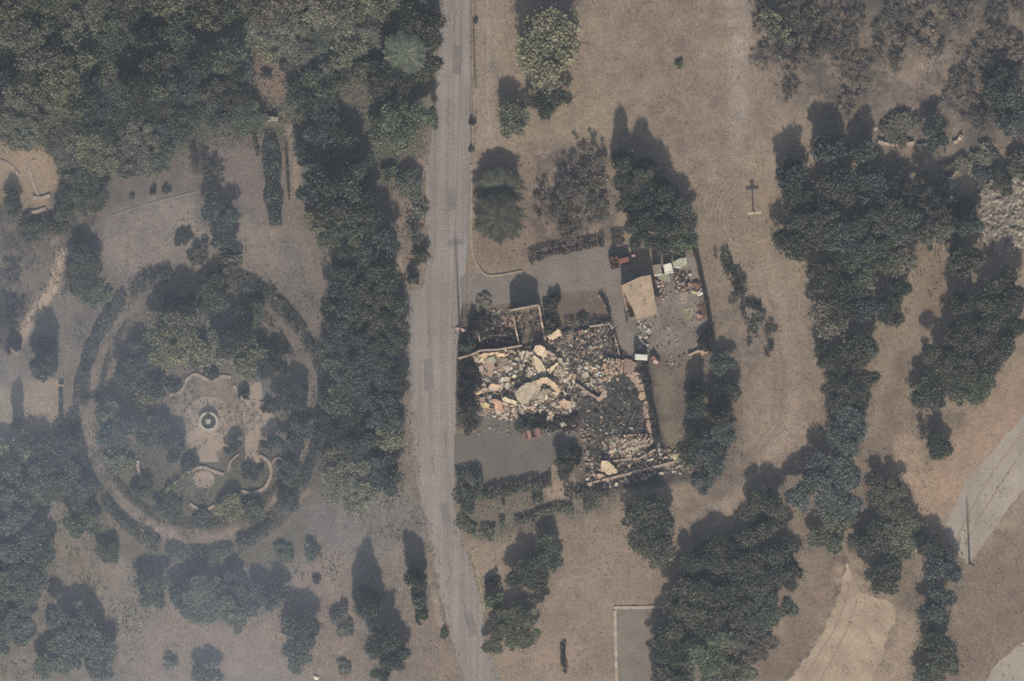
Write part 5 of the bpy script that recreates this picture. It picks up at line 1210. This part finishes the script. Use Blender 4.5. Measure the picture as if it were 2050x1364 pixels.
SL = [
 ([(1066, 710), (1082, 720), (1090, 733), (1097, 748), (1090, 757), (1078, 748), (1071, 732)], 1.0, .05, .25, .22, "bfb096", "long cream slab running down the centre of the collapsed house"),
 ([(1080, 690), (1091, 697), (1098, 706), (1089, 718), (1078, 712), (1068, 702), (1070, 694)], 1.1, -.1, .2, .25, "c2b095", "cream angular slab at the north end of the long central slab"),
 ([(1101, 706), (1108, 708), (1115, 716), (1107, 724), (1102, 716)], 1.0, .1, -.15, .25, "cdb59a", "small cream slab right of the angular slab in the house centre"),
 ([(1116, 718), (1124, 717), (1131, 730), (1128, 738), (1118, 728)], .9, .15, .1, .2, "a8a08a", "greyish green slab at the right of the central slabs"),
 ([(1094, 743), (1104, 734), (1113, 727), (1118, 729), (1103, 747)], 1.1, -.1, .3, .22, "d0bb9b", "bright narrow slab pointing up right, below the centre of the house"),
 ([(1119, 728), (1125, 735), (1130, 749), (1121, 755), (1108, 752), (1108, 742)], 1.0, .25, -.05, .22, "a4947f", "brownish slab leaning beside the bright narrow one"),
 ([(1030, 787), (1040, 777), (1050, 769), (1064, 764), (1076, 761), (1084, 768), (1080, 782), (1066, 792), (1056, 806), (1046, 812), (1036, 800)], 1.1, .05, -.12, .25, "c2b39c", "largest smooth greyish slab, lying above the parking court"),
 ([(1074, 762), (1086, 756), (1097, 756), (1110, 766), (1122, 782), (1117, 786), (1103, 773), (1092, 768), (1080, 770)], 1.35, .05, .1, .28, "c9b294", "orange cream curved slab arching over the largest greyish slab"),
 ([(1058, 790), (1078, 783), (1100, 778), (1104, 786), (1080, 796), (1062, 800)], 1.15, .0, -.2, .2, "ab9f8a", "grey slab lying under the arch of the orange cream one"),
 ([(1006, 797), (1014, 795), (1020, 799), (1034, 804), (1036, 811), (1022, 808), (1008, 803)], .95, .0, .1, .3, "ccbd9f", "bright cream log shaped slab left of the largest greyish slab"),
 ([(983, 798), (993, 800), (1002, 803), (1006, 812), (1010, 822), (992, 826), (990, 812)], .9, .05, .1, .2, "c09c82", "salmon pink slab at the left end of the rubble, above the court"),
 ([(980, 770), (988, 768), (998, 771), (998, 780), (994, 783), (980, 776)], 1.3, .05, .12, .35, "c8ac93", "pinkish cream block standing out against black shadow on the left of the ruin"),
 ([(967, 808), (974, 806), (981, 811), (979, 818), (969, 817)], .7, .0, .1, .3, "c7b488", "yellowish block left of the salmon pink slab"),
 ([(952, 787), (968, 782), (969, 785), (954, 790)], 1.3, 0, .1, .25, "cbb193", "narrow pale beam at the far left of the ruin"),
 ([(960, 797), (970, 795), (972, 803), (962, 806)], .8, .1, 0, .2, "a38b80", "small mauve block below the narrow pale beam"),
 ([(968, 806), (985, 818), (975, 830), (966, 824)], .45, 0, .1, .1, "8f8273", "flat grey slab at the north west corner of the parking court"),
 ([(972, 716), (984, 714), (992, 722), (990, 738), (986, 752), (976, 752), (976, 736)], .9, .05, -.15, .25, "b99f8a", "pinkish tan slab like a tooth, upper left of the collapsed house"),
 ([(978, 716), (990, 714), (994, 722), (984, 727), (976, 724)], 1.25, .0, .1, .12, "9da08c", "green grey sheet on top of the tooth shaped slab"),
 ([(960, 712), (968, 708), (984, 706), (1000, 704), (998, 710), (980, 712), (968, 720)], 1.1, 0, .2, .2, "bda78a", "long beige strip along the north west edge of the house"),
 ([(992, 710), (1010, 708), (1013, 713), (998, 716)], 1.0, .05, .2, .2, "ceb491", "bright beige strip right of the long beige strip"),
 ([(1003, 718), (1016, 716), (1022, 724), (1010, 732), (1002, 726)], .8, .1, -.1, .18, "8a7f74", "grey tilted slab right of the tooth shaped slab"),
 ([(957, 735), (966, 729), (970, 740), (962, 746)], .7, .1, .1, .25, "a4938a", "mauve grey block at the left rim of the house"),
 ([(1095, 672), (1106, 668), (1115, 659), (1122, 661), (1124, 671), (1110, 680), (1098, 680)], .8, .05, .15, .45, "c6b496", "cream block standing apart north of the collapsed house"),
 ([(1118, 805), (1128, 799), (1142, 803), (1143, 814), (1134, 820), (1120, 814)], .9, .0, .05, .3, "bba28a", "rounded tan slab at the right end of the court rubble"),
 ([(1206, 731), (1214, 722), (1230, 718), (1247, 721), (1246, 748), (1232, 751), (1214, 748)], .7, .03, .06, .2, "ae947e", "large orange pink terrace slab at the top of the curved walk"),
 ([(1203, 925), (1215, 922), (1228, 932), (1236, 946), (1220, 950), (1204, 944)], .7, -.05, .15, .25, "baa88d", "pale triangular slab at the south west tip of the ruin"),
 ([(1194, 950), (1206, 948), (1212, 955), (1198, 958)], .4, 0, .1, .15, "b59c88", "small pinkish slab below the pale triangular one"),
 ([(1060, 826), (1052, 830), (1056, 836), (1066, 834)], .5, 0, 0, .2, "b3a68f", "small pale block directly above the burnt red vehicle"),
 ([(1120, 847), (1130, 845), (1134, 852), (1124, 856)], .5, 0, 0, .4, "a9ac98", "small pale green box among charred bits right of the burnt red vehicle"),
]
for poly, zc, tx, ty, th, hx, lb in SL: slab(poly, zc, tx, ty, th, hx, lb)
slab([(1400, 702), (1416, 696), (1419, 706), (1404, 712)], .3, 0, .05, .25, "b3937c", "pinkish slab lying at the south east corner of the gravel yard", None)
wk = "paving of the curved pink walk"
for poly, hx, lb in (
    ([(1249, 718), (1262, 720), (1274, 728), (1270, 742), (1262, 748), (1248, 748)], "87766a", "brown paved start of the curved walk, right of the orange pink slab"),
    ([(1252, 750), (1264, 746), (1276, 744), (1284, 760), (1290, 782), (1280, 784), (1270, 768)], "a58f7f", "widest pinkish section of the curved walk"),
    ([(1280, 786), (1290, 784), (1293, 798), (1284, 802), (1276, 796)], "b6a286", "short round pale section of the curved walk"),
    ([(1288, 804), (1296, 802), (1302, 822), (1304, 836), (1292, 840), (1286, 820)], "ad9684", "long pink section in the lower half of the curved walk"),
    ([(1292, 842), (1304, 838), (1312, 850), (1312, 866), (1300, 868), (1296, 856)], "a48d7c", "last pink section of the curved walk, touching the pale tile heap")):
    slab(poly, .22, 0, 0, .12, hx, lb, wk, "walk_section", "paving")

# ------------------------------------------------------------------ sheds and yard things
def flat_roof_building():
    x, y, _ = W(1243, 573)
    root = empty("storage_building", W(1280, 600), 0)
    ox, oy = W(1280, 600)[:2]
    outer = [(1243, 573), (1282, 555), (1301, 552), (1315, 629), (1274, 643), (1267, 622), (1251, 592)]
    P = [(W(*q)[0] - ox, W(*q)[1] - oy) for q in outer]
    mb = MB(); mb.prism(P, 2.45, 2.62)
    rf = surf("tan_roof", C("b8a186"), C("9f8a72"), .9, 5, (.84, 1.12)); mb.build("roof", rf, root)
    mb = MB()                                                 # raised edge of the roof
    for i in (0, 1, 2, 3):
        a_, b_ = P[i], P[i + 1]; mb.tube((*a_, 2.64), (*b_, 2.64), .05, .05, 6)
    mb.build("roof_edge", M['stone'], root)
    mb = MB(); n = len(P)
    q = [(p[0] * .96, p[1] * .96) for p in [(a - (P[0][0] + P[3][0]) * .5 * 0, b) for a, b in P]]
    for i in range(4):
        a_, b_ = q[i], q[i + 1]; L = math.hypot(b_[0] - a_[0], b_[1] - a_[1])
        mb.box((a_[0] + b_[0]) / 2, (a_[1] + b_[1]) / 2, 0, L, .14, 2.44, math.atan2(b_[1] - a_[1], b_[0] - a_[0]))
    mb.build("wall", surf("tan_wall2", C("8d7b68"), C("7a6a5a"), 1, 8), root)
    mb = MB()                                                 # rim left where the roof burnt through
    rim = [(1245, 580), (1249, 595), (1251, 610), (1255, 622)]
    for a_, b_ in zip(rim[:-1], rim[1:]):
        A, B = W(*a_), W(*b_); mb.tube((A[0] - ox, A[1] - oy, 2.4), (B[0] - ox, B[1] - oy, 2.35), .09, .09, 6)
    mb.build("broken_roof_edge", M['stone'], root)
    for px, py in ((1281, 575), (1289, 603), (1290, 611), (1262, 575)):
        A = W(px, py); mb = MB(); mb.tube((A[0] - ox, A[1] - oy, 2.6), (A[0] - ox, A[1] - oy, 2.7), .07, .07, 8)
        mb.tube((A[0] - ox, A[1] - oy, 2.7), (A[0] - ox, A[1] - oy, 2.73), .11, .11, 8); mb.build("roof_vent", M['pad'], root)
    tag(root, "flat tan roofed building in the gravel yard, a bite burnt out of its side", "building")
flat_roof_building()
chunks("debris", [[(1248, 592), (1266, 595), (1272, 640), (1258, 630)]], 130, .1, .5, ['dark', 'rust', 'grey', 'dark', 'pink'], "burnt contents under the missing part of the tan roof", 320, .4)

def shed(poly, h, hx, label, slope=.12, trim=None, name="garden_shed", cat="shed", ridge=False):
    cx = sum(q[0] for q in poly) / len(poly); cy = sum(q[1] for q in poly) / len(poly); ox, oy, _ = W(cx, cy)
    root = empty(name, (ox, oy, 0)); P = [(W(*q)[0] - ox, W(*q)[1] - oy) for q in poly]
    mb = MB(); mb.prism(P, h, h + .08, C(hx), lambda x, y: slope * y); mb.build("roof", M['plaster'], root)
    mb = MB(); q = [(p[0] * .93, p[1] * .93) for p in P]; n = len(q)
    for i in range(n):
        a_, b_ = q[i], q[(i + 1) % n]
        vs = [(a_[0], a_[1], 0), (b_[0], b_[1], 0), (b_[0], b_[1], h - .01 + slope * b_[1]), (a_[0], a_[1], h - .01 + slope * a_[1])]
        cxm, cym = (a_[0] + b_[0]) / 2, (a_[1] + b_[1]) / 2; l = math.hypot(cxm, cym); k = .05 / l
        inn = [(v[0] - cxm * k, v[1] - cym * k, v[2]) for v in vs]
        mb.add(vs + inn, [(0, 1, 2, 3), (7, 6, 5, 4), (0, 4, 5, 1), (3, 2, 6, 7), (0, 3, 7, 4), (1, 5, 6, 2)], C("a59c8c"))
    mb.build("wall", M['paint'], root)
    mb = MB(); k = min(range(n), key=lambda i: q[i][1] + q[(i + 1) % n][1]); a_, b_ = P[k], P[(k + 1) % n]
    mb.tube((a_[0], a_[1], h + .03 + slope * a_[1]), (b_[0], b_[1], h + .03 + slope * b_[1]), .1, .1, 6, C(trim or "d8d4c6")); mb.build("eaves_trim", M['paint'], root)
    tag(root, label, cat, "small sheds along the north of the gravel yard"); return root
shed([(1305, 532), (1321, 529), (1325, 549), (1309, 552)], 1.7, "80776b", "grey roofed shed with a white front edge, leftmost of the yard sheds", trim="e0dccf")
shed([(1327, 531), (1342, 527), (1347, 545), (1330, 548)], 1.7, "c9c8b8", "square shed with the whitest roof, in the middle of the yard sheds")
shed([(1346, 525), (1360, 518), (1373, 516), (1374, 530), (1362, 536), (1349, 534)], 1.5, "9ea08c", "pale green roofed shed, rightmost of the yard sheds")
slab([(1316, 552), (1336, 547), (1342, 554), (1340, 566), (1328, 562), (1318, 560)], .5, 0, .1, .06, "7e7f6c", "grey green tarpaulin heaped below the yard sheds", None, "tarpaulin", "tarpaulin")
slab([(1360, 586), (1377, 584), (1378, 606), (1364, 610)], .03, 0, 0, .06, "94897c", "light concrete strip set in the gravel yard", None, "concrete_slab", "paving")
slab([(1368, 618), (1384, 616), (1385, 636), (1370, 636)], .03, 0, 0, .04, "918670", "faded tan mat lying on the gravel yard, below the concrete strip", None, "mat", "mat")
def boulder(px, py, r, hx, label, name="boulder", cat="stone", group=None, h=None):
    x, y, _ = W(px, py); bm = bmesh.new(); bmesh.ops.create_icosphere(bm, subdivisions=3, radius=1)
    rr_ = random.Random(int(px * 3 + py)); sd_ = rr_.uniform(0, 50)
    for v in bm.verts:
        k = 1 + .22 * math.sin(3 * v.co.x + sd_) * math.cos(2.6 * v.co.y + sd_) + .1 * math.sin(7 * v.co.z + 5 * v.co.x + sd_)
        v.co = Vector((v.co.x * r * k, v.co.y * r * k * .8, (v.co.z * .5 + .35) * (h or r) * k))
    me = bpy.data.meshes.new(name); bm.to_mesh(me); bm.free(); me.materials.append(M['plaster'])
    at = me.attributes.new("col", 'FLOAT_COLOR', 'FACE'); at.data.foreach_set("color", np.tile(np.array([*C(hx), 1], np.float32), len(me.polygons)))
    o = link(name, me); o.location = (x, y, 0); return tag(o, label, cat, group)
boulder(1389, 585, .34, "c2b78f", "yellowish lump beside the white one near the dark fence")
boulder(1401, 587, .42, "d2cfc0", "larger white lump right of the yellowish one, near the dark fence")
boulder(1405, 579, .22, "d2cfc0", "tiny white lump nearest the dark fence")
boulder(1400, 632, .42, "a98d80", "pinkish lump on the rusty patch of the gravel yard")
boulder(1322, 580, .4, "c9c0b0", "white lump between the tan roof and the concrete strip")
boulder(633, 1357, .35, "dcd6c2", "bright white stone near the bottom edge, below the lone dark oval tree")
boulder(553, 597, .32, "cfc8bb", "white stone on the north east arc of the ring hedge")
boulder(1109, 611, .2, "dedbd0", "tiny bright white stone by the bush right of the gable wall")
boulder(1163, 738, .2, "e0dccf", "tiny bright stone in the whitish rubble strip")
boulder(917, 657, .3, "b89e97", "left pinkish stone at the road edge by the ruined garage")
boulder(928, 661, .34, "c0a49d", "right pinkish stone at the road edge by the ruined garage")
boulder(1752, 257, .3, "c8bcab", "single pale boulder above the rough stone wall of the east slope")

# white bent sheet below the tan roof
mb = MB(); zz = [(1280, 672), (1283, 682), (1289, 688), (1297, 692)]
for a_, b_ in zip(zz[:-1], zz[1:]):
    A, B = W(*a_), W(*b_); L = math.hypot(B[0] - A[0], B[1] - A[1])
    mb.box((A[0] + B[0]) / 2, (A[1] + B[1]) / 2, .02, L + .1, .38, .22, math.atan2(B[1] - A[1], B[0] - A[0]), C("e2dccb"), (0, .05), .8)
tag(mb.build("bent_panel", M['paint']), "bright white bent panel lying on the gravel below the tan roof", "panel")

# arch over the avenue
mb = MB(); pts = spline([(524, 248), (531, 240), (541, 238), (555, 239)], 5)
for a_, b_ in zip(pts[:-1], pts[1:]):
    A, B = W(*a_), W(*b_); L = math.hypot(B[0] - A[0], B[1] - A[1])
    mb.box((A[0] + B[0]) / 2, (A[1] + B[1]) / 2, 0, L + .12, .5, .9, math.atan2(B[1] - A[1], B[0] - A[0]), C("dcd2c0"))
o = mb.build("garden_screen", M['paint']); tag(o, "short curved white wall at the top end of the hedge avenue", "garden wall")

# fence of the gravel yard
root = empty("metal_fence", W(1405, 560))
ox, oy = W(1405, 560)[:2]; fp = [(1386, 470), (1396, 514), (1407, 565), (1420, 626), (1430, 688)]
mb = MB()
for a_, b_ in zip(fp[:-1], fp[1:]):
    A, B = W(*a_), W(*b_); L = math.hypot(B[0] - A[0], B[1] - A[1]); an = math.atan2(B[1] - A[1], B[0] - A[0])
    mb.box((A[0] + B[0]) / 2 - ox, (A[1] + B[1]) / 2 - oy, .05, L, .10, 1.15, an, C("2d302e"))
mb.build("fence_panel", M['paint'], root)
for i in range(24):
    t_ = i / 23 * (len(fp) - 1); k = min(int(t_), len(fp) - 2); f_ = t_ - k; A, B = W(*fp[k]), W(*fp[k + 1])
    mb = MB(); mb.box(A[0] + (B[0] - A[0]) * f_ - ox, A[1] + (B[1] - A[1]) * f_ - oy, 0, .14, .14, 1.3, 1.4, C("3a3c38")); mb.build("post", M['paint'], root)
tag(root, "long dark fence along the east side of the gravel yard", "fence")
hedge("hedge", [(1383, 480), (1394, 520), (1405, 570), (1418, 630), (1427, 684)], .3, .8, 'char', "narrow dark hedge hugging the inside of the yard fence", seed=51, dens=120)

# burnt vehicles
def wheel(parent, x, y, r, w, ax='x'):
    mb = MB(); d = (w / 2, 0, 0) if ax == 'x' else (0, w / 2, 0)
    mb.tube((x - d[0], y - d[1], r), (x + d[0], y + d[1], r), r, r, 16, C("2a2827")); wo = mb.build("wheel", M['paint'], parent)
    mb = MB(); mb.tube((x - d[0] * 1.15, y - d[1] * 1.15, r), (x + d[0] * 1.15, y + d[1] * 1.15, r), r * .5, r * .5, 12, C("6b625a")); mb.build("rim", M['paint'], wo)
def tractor():
    root = empty("tractor", W(1240, 523), math.radians(12)); B = M['paint']
    mb = MB(); mb.box(.55, 0, .55, 1.5, .75, .65, 0, C("8c6156"), taper=.85); mb.box(1.2, 0, .6, .25, .7, .55, 0, C("7a483d")); mb.build("hood", B, root)
    mb = MB(); mb.box(-.55, 0, .5, .8, 1.0, .35, 0, C("7d4f43")); mb.build("seat_deck", B, root)
    mb = MB(); mb.box(-.55, 0, .85, .45, .5, .12, 0, C("443c38")); mb.box(-.76, 0, .9, .1, .5, .45, 0, C("443c38")); mb.build("seat", B, root)
    for s_ in (1, -1):
        mb = MB(); mb.box(-.6, s_ * .62, .95, .95, .32, .08, 0, C("957064"), (0, .1)); mb.build("mudguard", B, root)
        wheel(root, -.65, s_ * .72, .58, .34, 'y'); wheel(root, .95, s_ * .6, .34, .22, 'y')
    mb = MB(); mb.tube((.0, 0, 1.0), (-.25, 0, 1.35), .03, .03, 6, C("3a3532"))
    for k in range(10):
        a = .628 * k; mb.tube((-.25 + .0, .2 * math.cos(a), 1.35 + .2 * math.sin(a) * .5), (-.25, .2 * math.cos(a + .628), 1.35 + .2 * math.sin(a + .628) * .5), .02, .02, 5, C("3a3532"))
    mb.build("steering_wheel", B, root)
    mb = MB(); mb.box(-1.25, 0, .15, .25, 1.9, .5, 0, C("4b4038")); mb.tube((-1.2, -.4, .4), (-.7, -.4, .5), .04, .04, 6, C("3a3532")); mb.tube((-1.2, .4, .4), (-.7, .4, .5), .04, .04, 6, C("3a3532")); mb.build("grader_blade", B, root)
    tag(root, "burnt red tractor parked by the dark trees at the top of the driveway", "tractor")
tractor()
def burnt_car(px, py, rz, L, Wd, hx, label, name="burnt_car"):
    root = empty(name, W(px, py), rz); B = M['debris']; c = C(hx); d = C("3b2f2b")
    mb = MB()                                             # lower body with wheel-arch waist and open bays
    sec = [(-L / 2, .36, .45, .55), (-L * .46, .3, .75, .9), (-L * .28, .25, .85, 1), (-L * .05, .22, .85, 1), (L * .2, .22, .86, 1), (L * .34, .26, .78, .98), (L * .46, .32, .66, .88), (L / 2, .38, .5, .6)]
    vs = []; n = len(sec)
    for x, z0, z1, k in sec:
        w = Wd / 2 * k; vs += [(x, -w * .92, z0), (x, -w, (z0 + z1) / 2), (x, -w * .93, z1), (x, w * .93, z1), (x, w, (z0 + z1) / 2), (x, w * .92, z0)]
    fs = [];
    for i in range(n - 1):
        for j in range(6): a_, b_ = 6 * i + j, 6 * i + (j + 1) % 6; fs.append((a_, b_, b_ + 6, a_ + 6))
    fs += [tuple(range(6))[::-1], tuple(range(6 * (n - 1), 6 * n))]; mb.add(vs, fs, c); mb.build("body", B, root)
    mb = MB()                                             # empty cabin: dark well and pillars
    mb.box(-L * .04, 0, .87, L * .38, Wd * .7, .03, 0, d)
    mb.build("cabin_floor", B, root)
    mb = MB(); rx0, rx1, ry, rz_ = -L * .2, L * .08, Wd * .36, 1.36
    for s_ in (1, -1):
        mb.tube((-L * .3, s_ * Wd * .42, .85), (rx0, s_ * ry, rz_), .045, .04, 6, c); mb.tube((L * .24, s_ * Wd * .42, .85), (rx1, s_ * ry, rz_), .045, .04, 6, c)
        mb.tube((-L * .04, s_ * Wd * .43, .85), (-L * .06, s_ * ry, rz_), .04, .035, 6, c); mb.tube((rx0, s_ * ry, rz_), (rx1, s_ * ry, rz_), .04, .04, 6, c)
    mb.build("pillars", B, root)
    mb = MB(); mb.box((rx0 + rx1) / 2 - .1, 0, rz_, (rx1 - rx0) * .62, Wd * .7, .04, .04, tuple(min(1, q * 1.5) for q in c), (.04, -.05)); mb.build("roof", B, root)
    mb = MB(); mb.box(L * .36, 0, .79, L * .2, Wd * .76, .03, .05, tuple(q * 1.2 for q in c), (.03, .08)); mb.build("bonnet", B, root)
    for s_ in (1, -1):
        for x in (-L * .3, L * .32): wheel(root, x, s_ * Wd * .44, .3, .18, 'y')
    return tag(root, label, "car wreck")
burnt_car(1063, 868, math.radians(8), 2.9, 1.6, "8a6b62", "burnt out pinkish red small vehicle on the edge of the parking court")
# dark shrubs behind that vehicle, the first added where its shadow falls
for a in [(1056, 850, 1.6, 2.3, 'shrub', 'dark', "dark bush added for the shadow directly above the burnt red vehicle"), (1080, 842, 1.4, 1.6, 'shrub', 'char', "charred bush right above the burnt red vehicle"),
          (1112, 846, 1.7, 1.3, 'shrub', 'char', "charred bush right of the burnt red vehicle, by the small green box"), (1140, 838, 1.5, 1.5, 'shrub', 'char', "charred bush at the north east corner of the parking court")]:
    T(*a, group="bushes and trees round the burnt plot")

def van():
    root = empty("white_trailer", W(1283, 715), math.radians(-4)); B = M['paint']; w_ = C("d9d8c4")
    mb = MB(); mb.box(0, 0, .55, 1.8, .85, 1.15, 0, w_, taper=.96); mb.build("body", B, root)
    mb = MB(); mb.box(0, 0, 1.72, 1.66, .72, .05, 0, C("e4e2d2"), taper=.95); mb.build("roof", B, root)
    mb = MB(); mb.tube((.9, 0, .5), (1.35, 0, .45), .05, .04, 6, C("4a4642")); mb.build("drawbar", B, root)
    for s_ in (1, -1): wheel(root, -.1, s_ * .42, .28, .14, 'y')
    tag(root, "small white trailer parked between the gravel yard and the ruin", "trailer")
van()
def cart():
    root = empty("pink_cart", W(1311, 724), math.radians(-52)); B = M['paint']
    mb = MB()
    mb.box(0, 0, .5, 1.35, .72, .05, 0, C("c39b86"))
    for s_ in (1, -1): mb.box(0, s_ * .36, .5, 1.4, .04, .32, 0, C("b58c78")); mb.box(s_ * .68, 0, .5, .04, .68, .28, 0, C("b58c78"))
    mb.build("tray", B, root)
    mb = MB(); mb.box(.1, .02, .56, .7, .5, .2, .3, C("d0b3a0")); mb.build("load", B, root)
    mb = MB(); mb.tube((.68, 0, .5), (1.1, 0, .35), .03, .03, 6, C("4a4642")); mb.build("handle", B, root)
    for s_ in (1, -1):
        for x in (-.4, .4): wheel(root, x, s_ * .36, .24, .08, 'y')
    tag(root, "pinkish cart standing right of the small white trailer", "cart")
cart()
mb = MB(); x, y, _ = W(1268, 512); mb.box(x, y, .0, .62, .4, .55, .1, C("c79486"), taper=.8); mb.box(x + .04, y, .55, .42, .3, .25, .1, C("d8aa9a"), taper=.6)
tag(mb.build("crate", M['paint']), "small pink crate in the tree shade right of the tractor", "crate")
mb = MB(); A, B_ = W(1318, 888), W(1320, 907); mb.tube((*A[:2], .5), (*B_[:2], .35), .13, .12, 10, C("b9bcc0")); mb.tube((*B_[:2], .35), (B_[0] + .05, B_[1] - .15, .34), .22, .22, 12, C("8f9296"))
mb.tube((*W(1312, 850)[:2], .45), (*A[:2], .5), .11, .12, 10, C("5c5f63"))
tag(mb.build("metal_pipe", M['paint']), "silvery metal pipe at the lower end of the long charred hedge", "pipe")

# fountain
def fountain():
    root = empty("fountain", W(418, 844)); st = M['stone']
    def lathe(prof, name, mat, seg=32):
        vs = []; fs = []; n = len(prof)
        for k in range(seg):
            a = 2 * math.pi * k / seg; vs += [(r_ * math.cos(a), r_ * math.sin(a), z) for r_, z in prof]
        for k in range(seg):
            for j in range(n - 1): A = k * n + j; B = ((k + 1) % seg) * n + j; fs.append((A, B, B + 1, A + 1))
        mb = MB(); mb.add(vs, fs); return mb.build(name, mat, root)
    pale = surf("fountain_rim", C("d0c6b2"), C("b0a694"), 3, 9)
    lathe([(1.32, 0), (1.32, .5), (1.36, .62), (1.02, .62), (1.0, .5), (1.0, .1), (0, .1)], "basin", pale)
    lathe([(1.0, .42), (0, .42)], "water", M['water'])
    lathe([(.0, .1), (.22, .1), (.16, .35), (.1, .8), (.14, 1.0), (.36, 1.18), (.38, 1.24), (.1, 1.16), (0, 1.16)], "bowl", pale)
    lathe([(.1, 1.16), (.07, 1.45), (.12, 1.55), (.2, 1.62), (.0, 1.66)], "finial", surf("finial_stone", C("cfc7b8"), C("b5ad9d"), 3, 9))
    lathe([(2.3, .0), (2.3, .03), (1.33, .03), (1.33, .0)], "step", surf("fountain_step", C("b8a48c"), C("a8937c"), 2, 7))
    tag(root, "round stone fountain with a dark pool and pale centre, in the garden ring", "fountain")
fountain()
hedge("hedge", arc(418, 846, 21, 21, 240, 300), .3, .3, 'dark', "tiny hedge added for the dark shade curving round the north side of the fountain", seed=71, dens=200, sz=.1)  # added tuft that darkens the shaded side of the basin

# post with arms in the field
def post():
    root = empty("wooden_post", W(1508, 428), math.radians(4)); wd_ = surf("weathered_wood", C("cbb99a"), C("b6a486"), 3, 9)
    mb = MB(); mb.tube((0, 0, 0), (0, 0, 3.25), .11, .09, 10); mb.build("pole", M['bark'], root)
    mb = MB(); mb.box(0, 0, 2.35, 1.85, .26, .2, 0); mb.build("cross_arm", wd_, root)
    mb = MB(); mb.box(0, 0, 2.75, .62, .3, .34, 0); mb.build("head", wd_, root)
    tag(root, "lone wooden post with a pale cross arm in the field, circled by wheel tracks", "post")
post()

# poles and wires
def utility_pole(px, py, h, label, arm=2.2, rz=0.1, name="utility_pole"):
    root = empty(name, W(px, py), rz)
    mb = MB(); mb.tube((0, 0, 0), (0, 0, h), .15, .1, 10); mb.build("pole", M['bark'], root)
    if arm:
        mb = MB(); mb.box(0, 0, h - .75, arm, .12, .14, 0); mb.build("cross_arm", M['bark'], root)
        for s_ in (-.9, -.45, .45, .9):
            mb = MB(); mb.tube((s_ * arm / 2, 0, h - .6), (s_ * arm / 2, 0, h - .42), .05, .035, 8, C("8a8078")); mb.build("insulator", M['paint'], root)
    return tag(root, label, "utility pole")
utility_pole(920, 655, 8.6, "utility pole with a cross arm at the right road edge, beside the ruined garage")
utility_pole(1941, 1128, 6.3, "thin bare pole beside the pale dirt road, casting a long thin shadow", arm=0)
for k, (dx_, zz_) in enumerate(((-.9, 8.2), (.9, 8.2))):
    mb = MB(); A = W(920, 655); px_, n = None, 30
    for i in range(n + 1):
        t_ = i / n; p = (A[0] + dx_ + 1.9 * t_, A[1] + 62 * t_, zz_ - 1.2 * 4 * t_ * (1 - t_) * .35)
        if px_: mb.tube(px_, p, .02, .02, 4, C("3a3634"), False)
        px_ = p
    tag(mb.build("power_line", M['paint']), ("left" if k == 0 else "right") + " hand wire running north from the utility pole along the road", "power line")

# ------------------------------------------------------------------ air: even haze, and drifting smoke over the west gardens
def volume_box(name, x0, x1, y0, y1, z0, z1, label):
    mb = MB(); mb.box((x0 + x1) / 2, (y0 + y1) / 2, z0, x1 - x0, y1 - y0, z1 - z0)
    o = mb.build(name, None); tag(o, label, "haze", kind="stuff"); return o
def vol_mat(name, color, dens, aniso=0.0):
    m = bpy.data.materials.new(name); m.use_nodes = True; t = m.node_tree; t.nodes.remove(t.nodes["Principled BSDF"])
    v = t.nodes.new("ShaderNodeVolumePrincipled"); v.inputs["Color"].default_value = (*color, 1); v.inputs["Density"].default_value = dens
    v.inputs["Anisotropy"].default_value = aniso; t.links.new(v.outputs[0], t.nodes["Material Output"].inputs["Volume"]); return m, t, v
hz = volume_box("haze", -2400, 2400, -2400, 2400, -1.0, CAMH + 5, "thin even smoke haze over the whole place")
hm, _, _ = vol_mat("haze_air", (0.64, 0.79, 1.0), 0.00018, 0.2); hz.data.materials.clear(); hz.data.materials.append(hm)
sm = volume_box("smoke", -92, -8, -56, 42, 11.5, 26, "pale bluish smoke drifting low over the gardens left of the road")
smm, t, v = vol_mat("drifting_smoke", (0.66, 0.80, 1.0), 0.0, 0.1)
tc = N(t, "ShaderNodeNewGeometry")
nn = noise(t, tc.outputs["Position"], 0.035, 3, 0.55)
sep = N(t, "ShaderNodeSeparateXYZ"); t.links.new(tc.outputs["Position"], sep.inputs[0])
fx = rng_map(t, sep.outputs[0], -10, -34, 0, 1); fy = rng_map(t, sep.outputs[1], 30, -5, .15, 1)
d1 = N(t, "ShaderNodeMath", operation='MULTIPLY'); t.links.new(fx, d1.inputs[0]); t.links.new(fy, d1.inputs[1])
d2 = N(t, "ShaderNodeMath", operation='MULTIPLY'); t.links.new(d1.outputs[0], d2.inputs[0]); t.links.new(rng_map(t, nn, .36, .66, .001, .017), d2.inputs[1])
t.links.new(d2.outputs[0], v.inputs["Density"]); sm.data.materials.clear(); sm.data.materials.append(smm)
sc.cycles.volume_step_rate = 4.0; sc.cycles.volume_max_steps = 32
